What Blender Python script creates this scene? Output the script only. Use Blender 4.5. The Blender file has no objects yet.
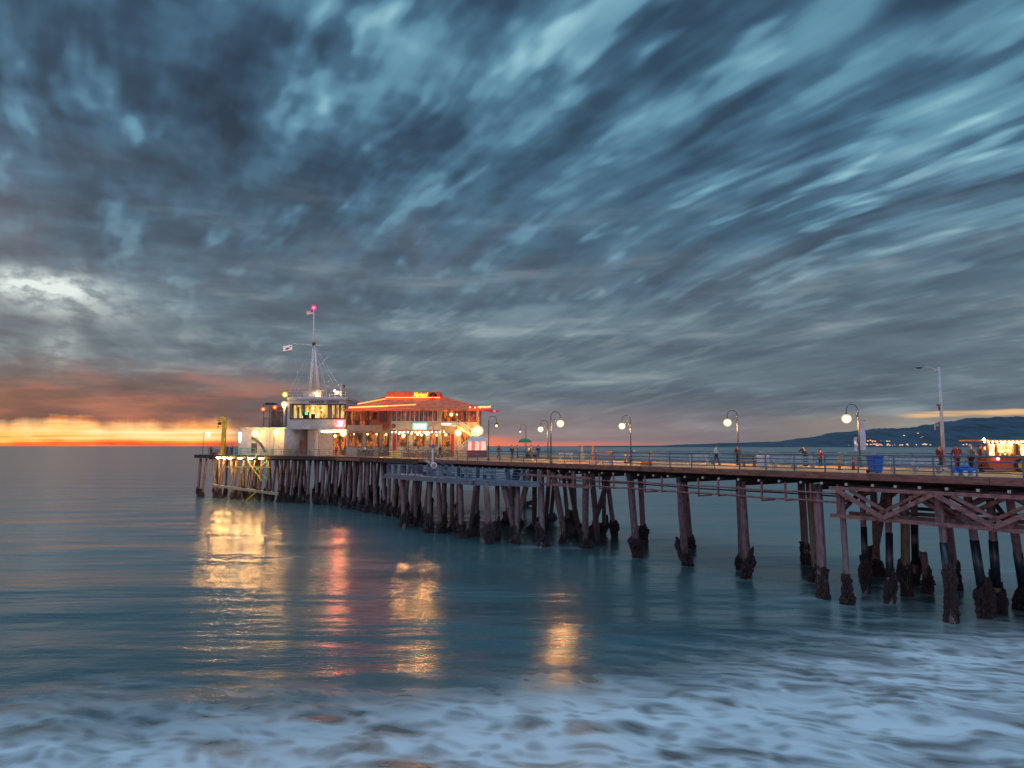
import bpy, bmesh, math, random
from mathutils import Vector, Matrix, noise as mnoise
R = math.radians
random.seed(7)
S = bpy.context.scene
COL = S.collection

# ------------------------------------------------------------------ camera
F = 1024 * 24 / 36.0
HOR = 446.0
PITCH = math.atan((HOR - 384) / F)
CAMZ = 9.4
cd = bpy.data.cameras.new('camera')
cam = bpy.data.objects.new('camera', cd)
COL.objects.link(cam)
cd.lens = 24; cd.sensor_width = 36; cd.clip_start = 0.1; cd.clip_end = 90000
cam.location = (0, 0, CAMZ)
cam.rotation_euler = (R(90) + PITCH, 0, 0)
S.camera = cam
S.render.resolution_x, S.render.resolution_y = 1024, 768
S.view_settings.view_transform = 'Standard'
S.view_settings.look = 'None'
S.view_settings.exposure = 0
S.render.engine = 'CYCLES'
S.cycles.use_denoising = True
S.cycles.max_bounces = 6
S.cycles.sample_clamp_indirect = 4.0
S.cycles.caustics_reflective = False
S.cycles.caustics_refractive = False

def W(px, py, Y):
    """world point at distance Y (survey of the photo)"""
    u, v = (px - 512) / F, (384 - py) / F
    c, s = math.cos(PITCH), math.sin(PITCH)
    dy, dz = c - v * s, s + v * c
    k = Y / dy
    return Vector((u * k, Y, CAMZ + dz * k))
def WX(px, Y, py=450): return W(px, py, Y).x
def WZ(py, Y, px=512): return W(px, py, Y).z

# ------------------------------------------------------------------ colours
def lin(c):
    c /= 255.0
    return c / 12.92 if c <= 0.04045 else ((c + 0.055) / 1.055) ** 2.4
def rgb(r, g, b): return (lin(r), lin(g), lin(b), 1)

# ------------------------------------------------------------------ node expressions
class X:
    def __init__(s, nt, o): s.nt, s.o = nt, o
    def _b(s, op, *a, clamp=False):
        n = s.nt.nodes.new('ShaderNodeMath'); n.operation = op; n.use_clamp = clamp
        for i, q in enumerate((s,) + a):
            if isinstance(q, X): s.nt.links.new(q.o, n.inputs[i])
            else: n.inputs[i].default_value = q
        return X(s.nt, n.outputs[0])
    def __add__(s, b): return s._b('ADD', b)
    __radd__ = __add__
    def __mul__(s, b): return s._b('MULTIPLY', b)
    __rmul__ = __mul__
    def __sub__(s, b): return s._b('SUBTRACT', b)
    def __rsub__(s, b): return (s * -1.0) + b
    def __truediv__(s, b): return s._b('DIVIDE', b)
    def max(s, b): return s._b('MAXIMUM', b)
    def min(s, b): return s._b('MINIMUM', b)
    def pow(s, b): return s.max(0.0)._b('POWER', b)
    def sqrt(s): return s._b('SQRT')
    def abs(s): return s._b('ABSOLUTE')
    def sin(s): return s._b('SINE')
    def exp(s): return s._b('EXPONENT')
    def clamp(s): return s._b('ADD', 0.0, clamp=True)
    def ss(s, a, b):
        n = s.nt.nodes.new('ShaderNodeMapRange'); n.interpolation_type = 'SMOOTHSTEP'
        s.nt.links.new(s.o, n.inputs[0]); n.inputs[1].default_value = a; n.inputs[2].default_value = b
        if a > b:
            n.inputs[1].default_value = b; n.inputs[2].default_value = a
            n.inputs[3].default_value = 1; n.inputs[4].default_value = 0
        return X(s.nt, n.outputs[0])
def vec(nt, x, y, z=0.0):
    n = nt.nodes.new('ShaderNodeCombineXYZ')
    for i, q in enumerate((x, y, z)):
        if isinstance(q, X): nt.links.new(q.o, n.inputs[i])
        else: n.inputs[i].default_value = q
    return X(nt, n.outputs[0])
def tnoise(nt, v, scale, detail=2.0, rough=0.5, dist=0.0):
    n = nt.nodes.new('ShaderNodeTexNoise'); n.inputs['Scale'].default_value = scale
    n.inputs['Detail'].default_value = detail; n.inputs['Roughness'].default_value = rough
    n.inputs['Distortion'].default_value = dist
    if v is not None: nt.links.new(v.o, n.inputs['Vector'])
    return X(nt, n.outputs[0])
def ramp(nt, f, stops, interp='LINEAR'):
    n = nt.nodes.new('ShaderNodeValToRGB'); cr = n.color_ramp; cr.interpolation = interp
    while len(cr.elements) < len(stops): cr.elements.new(0.5)
    for e, (p, c) in zip(cr.elements, stops): e.position = p; e.color = c
    nt.links.new(f.o, n.inputs[0])
    return X(nt, n.outputs[0])
def mixc(nt, f, a, b, mode='MIX'):
    n = nt.nodes.new('ShaderNodeMix'); n.data_type = 'RGBA'; n.blend_type = mode
    for sock, q in ((n.inputs[0], f), (n.inputs[6], a), (n.inputs[7], b)):
        if isinstance(q, X): nt.links.new(q.o, sock)
        else: sock.default_value = q
    return X(nt, n.outputs[2])
def sep(nt, v):
    n = nt.nodes.new('ShaderNodeSeparateXYZ'); nt.links.new(v.o, n.inputs[0])
    return [X(nt, n.outputs[i]) for i in range(3)]
# ------------------------------------------------------------------ sky
SUN_AZ = R(-60.0)      # sun just gone behind the cloud bank, left of the view: wide, weak and warm
SUN_EL = R(3.0)
def make_world():
    w = bpy.data.worlds.new('World'); S.world = w; w.use_nodes = True
    w.cycles.sampling_method = 'MANUAL'; w.cycles.sample_map_resolution = 512
    nt = w.node_tree; nt.nodes.clear()
    out = nt.nodes.new('ShaderNodeOutputWorld'); bg = nt.nodes.new('ShaderNodeBackground')
    nt.links.new(bg.outputs[0], out.inputs[0])
    tc = nt.nodes.new('ShaderNodeTexCoord')
    x, y, z = sep(nt, X(nt, tc.outputs['Generated']))
    zz = z.max(0.0)
    az = x / y.max(0.12)                       # tangent of the bearing, ahead of the viewer
    te = zz / (x * x + y * y).sqrt().max(0.02)   # tangent of the elevation
    # cloud sheet: flat layer overhead, drifting along one wind direction
    den = zz + 0.15
    u0 = (x * 0.865 + y * 0.502) / den
    v0 = (x * -0.502 + y * 0.865) / den
    wob = tnoise(nt, vec(nt, u0, v0), 0.55, 1.0) - 0.5
    u = u0 + wob * 0.40
    v = v0
    warp = tnoise(nt, vec(nt, u, v * 0.5, 4.4), 2.4, 2.0) - 0.5
    uw = u + warp * 0.10
    clump = tnoise(nt, vec(nt, uw, v * 0.55, 3.3), 2.2, 3.0, 0.55)
    streak = tnoise(nt, vec(nt, uw, v * 0.25, 7.7), 7.5, 2.2, 0.55)
    spind = tnoise(nt, vec(nt, uw, v * 0.36, 11.7), 9.0, 2.2, 0.5).ss(0.52, 0.72)
    blot = tnoise(nt, vec(nt, uw, v * 0.74, 5.2), 7.2, 2.6, 0.55)
    drawn = tnoise(nt, vec(nt, uw, v * 0.26, 15.2), 6.4, 2.0, 0.5)
    fr = (x * 0.84 + y * 0.54).ss(0.25, 0.75)      # motion shows most square to the wind
    blot = blot * (1.0 - fr * 0.75) + drawn * (fr * 0.75)
    fine = tnoise(nt, vec(nt, uw, v * 0.10, 2.1), 26.0, 2.0, 0.55)
    big = tnoise(nt, vec(nt, u, v * 0.7, 9.0), 0.75, 1.0)
    # broad brighter regions of the sheet
    def blob(px, py, r, e=1.0):
        d = W(px, py, 100) - Vector((0, 0, CAMZ)); d.normalize()
        dx, dy, dz = x - d.x, y - d.y, (z - d.z) * e
        return (((dx * dx + dy * dy + dz * dz) / (-(r * r))).exp())
    bright = blob(850, 115, 0.26, 1.9) * 0.34 + blob(620, 70, 0.2) * 0.07 + blob(360, 40, 0.16) * 0.12 \
        + blob(1010, 200, 0.2, 2.0) * 0.14 + blob(60, 300, 0.10, 1.5) * 0.20 + blob(150, 350, 0.18, 2.2) * 0.13 \
        + blob(470, 350, 0.28, 3.0) * 0.12 + blob(600, 330, 0.3, 4.0) * 0.10
    dark = blob(60, 60, 0.25) * 0.10 + blob(740, 40, 0.12) * 0.12 + blob(820, 235, 0.2, 3.0) * 0.12 + blob(250, 130, 0.15) * 0.04
    con = te.ss(0.06, 0.45) * 0.45 + 0.58
    con = con * (az.ss(-0.75, -0.1) * 0.12 + 0.88)
    val = ((clump - 0.5) * 0.38 + (streak - 0.5) * 0.62 + (blot - 0.5) * 0.90 + spind * clump.ss(0.25, 0.60) * 0.44 + (fine - 0.5) * 0.18 + (big - 0.5) * 0.15) * con + 0.31 + bright * (blot.ss(0.36, 0.64) * 0.7 + streak.ss(0.35, 0.65) * 0.45 + spind * 0.4 + 0.15) - dark
    val = val - (val - 0.56).max(0.0) * 0.42
    sheet = ramp(nt, val.clamp(), [
        (0.0, rgb(34, 52, 72)), (0.2, rgb(48, 74, 97)), (0.42, rgb(68, 106, 132)),
        (0.62, rgb(98, 146, 170)), (0.80, rgb(146, 192, 206)), (1.0, rgb(205, 232, 234))])
    # lower part of the sheet turns grey and mauve
    grey = ramp(nt, (val + 0.04).clamp(), [
        (0.0, rgb(56, 70, 86)), (0.3, rgb(78, 94, 108)), (0.5, rgb(100, 120, 130)),
        (0.7, rgb(142, 152, 154)), (0.9, rgb(205, 205, 195)), (1.0, rgb(235, 232, 220))])
    low = te.ss(0.34, 0.06)
    c = mixc(nt, low * 0.95, sheet, grey)
    # mauve blush in the middle heights
    mv = te.ss(0.48, 0.24) * te.ss(0.05, 0.2) * tnoise(nt, vec(nt, u, v * 0.5, 5.0), 2.2, 2.0).ss(0.48, 0.68)
    c = mixc(nt, mv * az.ss(0.75, -0.3) * 0.30, c, rgb(108, 98, 108))
    # long low bars of cloud seen edge-on towards the horizon
    lb = tnoise(nt, vec(nt, az * 2.6 + te * 2.0, te * 17.0 - az * 0.6, 14.0), 1.5, 3.5, 0.55)
    lb2 = tnoise(nt, vec(nt, az * 1.4, te * 30.0, 24.0), 1.5, 2.0).ss(0.58, 0.76)
    lowc = ramp(nt, (lb * 1.25 - 0.12 + lb2 * te.ss(0.22, 0.11) * 0.24).clamp(), [(0.15, rgb(58, 70, 88)), (0.40, rgb(80, 96, 113)), (0.60, rgb(104, 122, 136)), (0.92, rgb(184, 196, 198))])
    c = mixc(nt, te.ss(0.46, 0.07) * 0.66, c, lowc)
    # white opening low on the left
    gap = blob(42, 286, 0.066, 4.0) * 1.25 + blob(75, 310, 0.07, 5.0) * 0.35 + blob(60, 347, 0.02, 1.0) * 0.4
    gn = tnoise(nt, vec(nt, az * 26.0, te * 60.0, 4.0), 1.0, 3.0).ss(0.36, 0.62)
    c = mixc(nt, (gap * (gn * 0.8 + 0.25)).clamp() * 0.95, c, rgb(228, 238, 234))
    # cloud bank standing on the horizon: purple red near the sun, grey pink farther round
    left = az.ss(-0.02, -0.50)
    ragged = tnoise(nt, vec(nt, az * 5.0, te * 16.0, 1.0), 1.6, 5.0, 0.6)
    bank = (te + (ragged - 0.5) * 0.07).ss(0.125, 0.050)
    bankc = ramp(nt, tnoise(nt, vec(nt, az * 3.0, te * 22.0, 6.0), 2.0, 4.0).ss(0.25, 0.75),
                 [(0, rgb(76, 62, 70)), (0.5, rgb(118, 80, 80)), (1, rgb(178, 108, 90))])
    c = mixc(nt, bank * left * 0.9, c, bankc)
    pink = te.ss(0.085, 0.0) * az.ss(0.62, 0.1)
    c = mixc(nt, pink * left._b('SUBTRACT', 1.0)._b('MULTIPLY', -1.0) * 0.75, c, rgb(150, 124, 122))
    # clear strip under the bank, glowing where the sun went down
    edge = tnoise(nt, vec(nt, az * 13.0, te * 4.0, 2.0), 1.0, 4.0, 0.6)
    hgt = 0.022 + left * 0.0135
    flame = tnoise(nt, vec(nt, az * 16.0, te * 60.0, 18.0), 1.0, 3.0)
    strip = ((hgt + (edge - 0.5) * 0.030 + (flame - 0.5) * 0.014 - te) / 0.015).clamp() * az.ss(-0.36, -0.44)
    bars = tnoise(nt, vec(nt, az * 3.0, te * 190.0, 8.0), 1.0, 3.0)
    gl = (bars - 0.5) * 1.5 + (flame - 0.5) * 0.7 + te.ss(0.0, 0.014) * 0.46 - te.ss(0.026, 0.046) * 0.30 + 0.26
    glow = ramp(nt, gl.clamp(),
                [(0.0, rgb(168, 78, 62)), (0.22, rgb(222, 106, 60)), (0.42, rgb(252, 152, 70)), (0.62, rgb(255, 204, 116)), (1, rgb(255, 238, 180))])
    c = mixc(nt, strip * 0.97, c, glow)
    # the strip itself is brighter than white paper in the red
    hv = nt.nodes.new('ShaderNodeVectorMath'); hv.operation = 'MULTIPLY'
    nt.links.new(c.o, hv.inputs[0]); nt.links.new(vec(nt, strip * 0.6 + 1.0, strip * 0.04 + 1.0, 1.0).o, hv.inputs[1]); c = X(nt, hv.outputs[0])
    # thin red line of afterglow along the horizon, and orange wedge above it
    line = te.ss(0.0085, 0.003) * az.ss(0.30, 0.02) * az.ss(-0.45, -0.2)
    c = mixc(nt, line * 0.7, c, rgb(240, 118, 98))
    wedge = te.ss(0.019, 0.008) * az.ss(0.045, -0.04) * az.ss(-0.45, -0.25)
    c = mixc(nt, wedge * 0.75, c, rgb(244, 128, 88))
    # yellow slit above the hills on the right
    sl = (te - 0.0393 - (tnoise(nt, vec(nt, az * 9.0, 0.0, 3.0), 1.0, 2.0) - 0.5) * 0.006).abs().ss(0.0052, 0.0015) * az.ss(0.555, 0.60) * tnoise(nt, vec(nt, az * 7.0, te * 160.0, 33.0), 1.0, 2.0).ss(0.25, 0.5)
    c = mixc(nt, sl * 0.9, c, rgb(250, 200, 140))
    under = te.ss(0.05, 0.03) * az.ss(0.28, 0.5)
    c = mixc(nt, under * 0.45, c, rgb(168, 148, 128))
    # unseen sky overhead and behind the viewer brightened as added fill light
    boost = zz.ss(0.62, 0.92) * 3.3 + y.ss(0.1, -0.6) * 1.8 + 1.0
    c = mixc(nt, zz.ss(0.62, 0.9).max(y.ss(0.1, -0.6)) * 0.42, c, rgb(122, 142, 164))
    cl = nt.nodes.new('ShaderNodeVectorMath'); cl.operation = 'SCALE'
    nt.links.new(c.o, cl.inputs[0]); nt.links.new(boost.o, cl.inputs['Scale'])
    # physical sky behind it all
    sky = nt.nodes.new('ShaderNodeTexSky'); sky.sky_type = 'NISHITA'; sky.sun_disc = False
    sky.sun_elevation = SUN_EL; sky.sun_rotation = SUN_AZ; sky.air_density = 1.2; sky.dust_density = 1.5
    sc = nt.nodes.new('ShaderNodeVectorMath'); sc.operation = 'SCALE'; sc.inputs['Scale'].default_value = 0.012
    nt.links.new(sky.outputs[0], sc.inputs[0])
    ad = nt.nodes.new('ShaderNodeVectorMath'); ad.operation = 'ADD'
    nt.links.new(cl.outputs[0], ad.inputs[0]); nt.links.new(sc.outputs[0], ad.inputs[1])
    nt.links.new(ad.outputs[0], bg.inputs[0]); bg.inputs[1].default_value = 1.0
make_world()
sd = bpy.data.lights.new('sun', 'SUN'); sd.energy = 0.12; sd.angle = R(32); sd.color = (1, 0.55, 0.32)
sun = bpy.data.objects.new('sun', sd); COL.objects.link(sun)
sdir = Vector((math.sin(SUN_AZ) * math.cos(SUN_EL), math.cos(SUN_AZ) * math.cos(SUN_EL), math.sin(SUN_EL)))
sun.rotation_euler = sdir.to_track_quat('Z', 'Y').to_euler()
# ------------------------------------------------------------------ materials
def new_mat(name):
    m = bpy.data.materials.new(name); m.use_nodes = True
    nt = m.node_tree
    return m, nt, nt.nodes['Principled BSDF']
def mat(name, c, rough=0.6, var=0.25, scale=3.0, metal=0.0, bump=0.0, emit=0.0, ecol=None, stretch=(1, 1, 1)):
    m, nt, b = new_mat(name)
    tc = nt.nodes.new('ShaderNodeTexCoord')
    mp = nt.nodes.new('ShaderNodeMapping'); mp.inputs['Scale'].default_value = stretch
    nt.links.new(tc.outputs['Object'], mp.inputs[0])
    v = X(nt, mp.outputs[0])
    n = tnoise(nt, v, scale, 5.0, 0.62)
    d = tuple(q * (1 - var * 1.3) for q in c[:3]) + (1,); l = tuple(min(1, q * (1 + var * 1.2)) for q in c[:3]) + (1,)
    col = ramp(nt, n, [(0.28, d), (0.5, c), (0.74, l)])
    nt.links.new(col.o, b.inputs['Base Color'])
    b.inputs['Roughness'].default_value = rough; b.inputs['Metallic'].default_value = metal
    if bump:
        bp = nt.nodes.new('ShaderNodeBump'); bp.inputs['Strength'].default_value = bump; bp.inputs['Distance'].default_value = 0.05
        nt.links.new(n.o, bp.inputs['Height']); nt.links.new(bp.outputs[0], b.inputs['Normal'])
    if emit:
        b.inputs['Emission Color'].default_value = ecol or c; b.inputs['Emission Strength'].default_value = emit
    return m
def glow(name, c, strength):
    m, nt, b = new_mat(name)
    b.inputs['Base Color'].default_value = (c[0] * .5, c[1] * .5, c[2] * .5, 1)
    n = tnoise(nt, X(nt, nt.nodes.new('ShaderNodeTexCoord').outputs['Object']), 4.0, 1.0)
    b.inputs['Emission Color'].default_value = c
    nt.links.new((n.ss(0.1, 0.6) * (strength * 0.3) + strength * 0.8).o, b.inputs['Emission Strength'])
    return m
M = {}
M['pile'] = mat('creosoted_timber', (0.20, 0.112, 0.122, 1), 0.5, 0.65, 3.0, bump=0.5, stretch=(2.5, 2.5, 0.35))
M['pile_lit'] = mat('lit_pile_timber', (0.20, 0.13, 0.08, 1), 0.7, 0.4, 3.0, bump=0.4, stretch=(2.5, 2.5, 0.35))  # warmer copy of the pile timber, lit look put into its colour
M['sleeve'] = mat('dark_pile_wrap', (0.022, 0.024, 0.032, 1), 0.28, 0.4, 4.0, stretch=(1, 1, .3))
M['crust'] = mat('mussel_crust', (0.050, 0.024, 0.026, 1), 0.7, 0.75, 9.0, bump=1.0)
M['beam'] = mat('rusty_brown_timber', (0.20, 0.085, 0.068, 1), 0.75, 0.5, 2.2, bump=0.5, stretch=(.7, .7, 3))
M['brace'] = mat('brown_brace_timber', (0.25, 0.115, 0.11, 1), 0.7, 0.45, 2.5, bump=0.4)
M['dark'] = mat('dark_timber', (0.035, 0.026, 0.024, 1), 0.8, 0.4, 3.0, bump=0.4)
M['plank'] = mat('deck_planks', (0.50, 0.27, 0.10, 1), 0.75, 0.35, 2.5, bump=0.3, stretch=(1, 6, 1))
M['greydeck'] = mat('grey_weathered_timber', (0.13, 0.15, 0.19, 1), 0.7, 0.35, 2.5, bump=0.3)
M['bolt'] = mat('pale_joist_end', (0.45, 0.42, 0.40, 1), 0.6, 0.3)
M['benchpaint'] = mat('worn_bench_paint', (0.40, 0.39, 0.42, 1), 0.6, 0.35)
M['rail'] = mat('blue_grey_rail_paint', (0.06, 0.11, 0.18, 1), 0.45, 0.3)
M['railgrey'] = mat('grey_rail_paint', (0.20, 0.19, 0.18, 1), 0.5, 0.3)
M['railgreen'] = mat('green_rail_paint', (0.13, 0.42, 0.28, 1), 0.45, 0.25)
M['lamppost'] = mat('lamp_post_paint', (0.07, 0.075, 0.08, 1), 0.4, 0.3)
M['palepost'] = mat('pale_steel', (0.50, 0.47, 0.52, 1), 0.5, 0.15)
M['white'] = mat('white_paint', (0.72, 0.70, 0.68, 1), 0.5, 0.12)
M['banner'] = mat('lavender_banner_cloth', (0.55, 0.52, 0.64, 1), 0.8, 0.12)
M['stucco'] = mat('cream_stucco', (0.50, 0.42, 0.33, 1), 0.85, 0.18, 1.5, bump=0.15)
M['stuccowhite'] = mat('white_stucco', (0.50, 0.52, 0.54, 1), 0.85, 0.2, 1.5, bump=0.15)
M['officewall'] = mat('office_stucco', (0.46, 0.45, 0.44, 1), 0.85, 0.2, 1.2, bump=0.15)
M['pinkwall'] = mat('pink_stucco', (0.50, 0.24, 0.17, 1), 0.85, 0.2, 1.5)
M['roofred'] = mat('glowing_terracotta_roof', (0.52, 0.115, 0.045, 1), 0.7, 0.45, 1.3, bump=0.4, emit=.14, ecol=(1, .16, .04, 1))  # orange glow put into the roof colour in place of cast light
M['window_dark'] = mat('dark_frame', (0.02, 0.022, 0.025, 1), 0.4, 0.2)
M['glassdark'] = mat('dark_glass', (0.02, 0.025, 0.03, 1), 0.08, 0.2)
M['yellow'] = mat('yellow_paint', (0.78, 0.47, 0.04, 1), 0.5, 0.2)
M['orange'] = mat('orange_plastic', (0.72, 0.20, 0.015, 1), 0.45, 0.12)
M['red'] = mat('red_paint', (0.50, 0.02, 0.02, 1), 0.45, 0.2)
M['blue'] = mat('blue_plastic', (0.012, 0.12, 0.55, 1), 0.4, 0.15)
M['black'] = mat('black_rubber', (0.015, 0.015, 0.016, 1), 0.7, 0.2)
M['tan'] = mat('tan_canvas', (0.42, 0.32, 0.22, 1), 0.85, 0.2)
M['green'] = mat('green_canvas', (0.015, 0.16, 0.07, 1), 0.8, 0.25)
M['wood'] = mat('bench_wood', (0.22, 0.11, 0.05, 1), 0.6, 0.35)
M['steel'] = mat('steel', (0.30, 0.31, 0.33, 1), 0.4, 0.2, metal=0.6)
M['plant'] = mat('leaf_green', (0.05, 0.07, 0.02, 1), 0.7, 0.5, 8.0)
def halo(name, c, strength):
    # added glow shell imitating lens bloom: bright in the middle, fading to clear at its rim
    m = bpy.data.materials.new(name); m.use_nodes = True; nt = m.node_tree; nt.nodes.clear()
    out = nt.nodes.new('ShaderNodeOutputMaterial'); mx = nt.nodes.new('ShaderNodeMixShader')
    tr = nt.nodes.new('ShaderNodeBsdfTransparent'); em = nt.nodes.new('ShaderNodeEmission')
    em.inputs[0].default_value = c; em.inputs[1].default_value = strength
    lw = nt.nodes.new('ShaderNodeLayerWeight'); lw.inputs[0].default_value = 0.5
    f = (1.0 - X(nt, lw.outputs['Facing'])).pow(1.8) * 0.8
    nt.links.new(f.o, mx.inputs[0]); nt.links.new(tr.outputs[0], mx.inputs[1]); nt.links.new(em.outputs[0], mx.inputs[2]); nt.links.new(mx.outputs[0], out.inputs[0])
    return m
HALO = {'lampwarm': halo('warm_lamp_glow', (1, .62, .24, 1), 2.8), 'lampstreet': halo('street_lamp_glow', (1, .66, .28, 1), 3.2), 'lampsoft': halo('soft_lamp_glow', (1, .42, .10, 1), .9), 'lampyellow': halo('yellow_lamp_glow', (.9, .75, .03, 1), 1.3),
        'lampwhite': halo('pale_lamp_glow', (1, .70, .36, 1), 1.3), 'lampred': halo('red_lamp_glow', (1, .07, .02, 1), 1.3), 'beacon': halo('beacon_glow', (1, .03, .10, 1), 1.3)}
M['lampstreet'] = glow('street_lamp_bulb', (1, 0.45, 0.10, 1), 2300)
M['lampwarm'] = glow('warm_lamp', (1, 0.48, 0.12, 1), 560)
M['flood'] = glow('floodlight_lamp', (1, 0.52, 0.15, 1), 240)
M['lampsoft'] = glow('soft_warm_lamp', (1, 0.50, 0.15, 1), 60)
M['lampdim'] = glow('dim_lamp', (1, 0.68, 0.30, 1), 2.5)
M['lampyellow'] = glow('yellow_lamp', (1, 0.85, 0.18, 1), 55)
M['lampwhite'] = glow('white_lamp', (1, 0.52, 0.15, 1), 480)
M['lampred'] = glow('red_lamp', (1, 0.08, 0.02, 1), 40)
M['beacon'] = glow('red_beacon', (1, 0.03, 0.08, 1), 50)
M['neonorange'] = glow('orange_neon', (1, 0.13, 0.02, 1), 8)
M['neonyellow'] = glow('yellow_neon', (1, 0.60, 0.04, 1), 1.8)
M['neongreen'] = glow('green_neon', (0.12, 1, 0.55, 1), 1.6)
M['neonwhite'] = glow('white_neon', (0.7, 1, 0.88, 1), 3)
M['neonpink'] = glow('pink_neon', (1, 0.20, 0.24, 1), 5)
M['signred'] = glow('red_sign', (1, 0.010, 0.03, 1), 50)
M['bulb'] = glow('festoon_bulb', (1, 0.60, 0.26, 1), 40)

def interior(name, stops, sx, strength, sc=(1, 1, 1)):
    """back wall of a lit room: blinds, shelves and people as uneven patches of light"""
    m, nt, b = new_mat(name)
    tc = nt.nodes.new('ShaderNodeTexCoord')
    x, y, z = sep(nt, X(nt, tc.outputs['Object']))
    n = tnoise(nt, vec(nt, x * sx, y * 0.0, z * sx * 0.35), 1.0, 3.0, 0.65)
    c = ramp(nt, n, stops)
    nt.links.new(c.o, b.inputs['Emission Color']); nt.links.new(c.o, b.inputs['Base Color'])
    b.inputs['Emission Strength'].default_value = strength
    return m
M['room_yellow'] = interior('lit_office_room', [(0.30, (0.01, .012, .01, 1)), (0.42, (0.25, 0.15, 0.03, 1)), (0.52, (0.9, 0.55, 0.13, 1)), (0.60, (1, 0.8, 0.4, 1)), (0.7, (.4, .25, .05, 1))], 1.1, 0.9)
M['room_red'] = interior('lit_dining_room', [(0.40, (0.02, .022, .028, 1)), (0.50, (0.05, 0.035, 0.035, 1)), (0.56, (0.35, 0.05, 0.03, 1)), (0.60, (0.05, .04, .04, 1)), (0.69, (0.9, 0.36, 0.10, 1))], 0.9, 0.6)
M['flagwhite'] = mat('glowing_white_bunting', (.8, .78, .74, 1), .9, .05, emit=.22, ecol=(1, .9, .8, 1))  # own glow added to the cloth in place of floodlight
M['flagred'] = mat('glowing_red_bunting', (.55, .03, .03, 1), .9, .1, emit=.2, ecol=(.6, .03, .03, 1))  # same added glow in the red cloth
M['room_bar'] = interior('lit_bar_room', [(0.38, (0.012, .01, .008, 1)), (0.47, (0.06, 0.022, 0.008, 1)), (0.56, (0.55, 0.16, 0.03, 1)), (0.62, (0.10, .04, .015, 1)), (0.70, (1, 0.55, 0.2, 1))], 1.2, 0.8)
M['counter'] = interior('lit_counter', [(0.30, (0.3, .06, .03, 1)), (0.45, (0.9, 0.35, 0.12, 1)), (0.56, (1, 0.75, 0.4, 1)), (0.68, (0.5, .3, .1, 1))], 3.0, 2.0)

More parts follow.
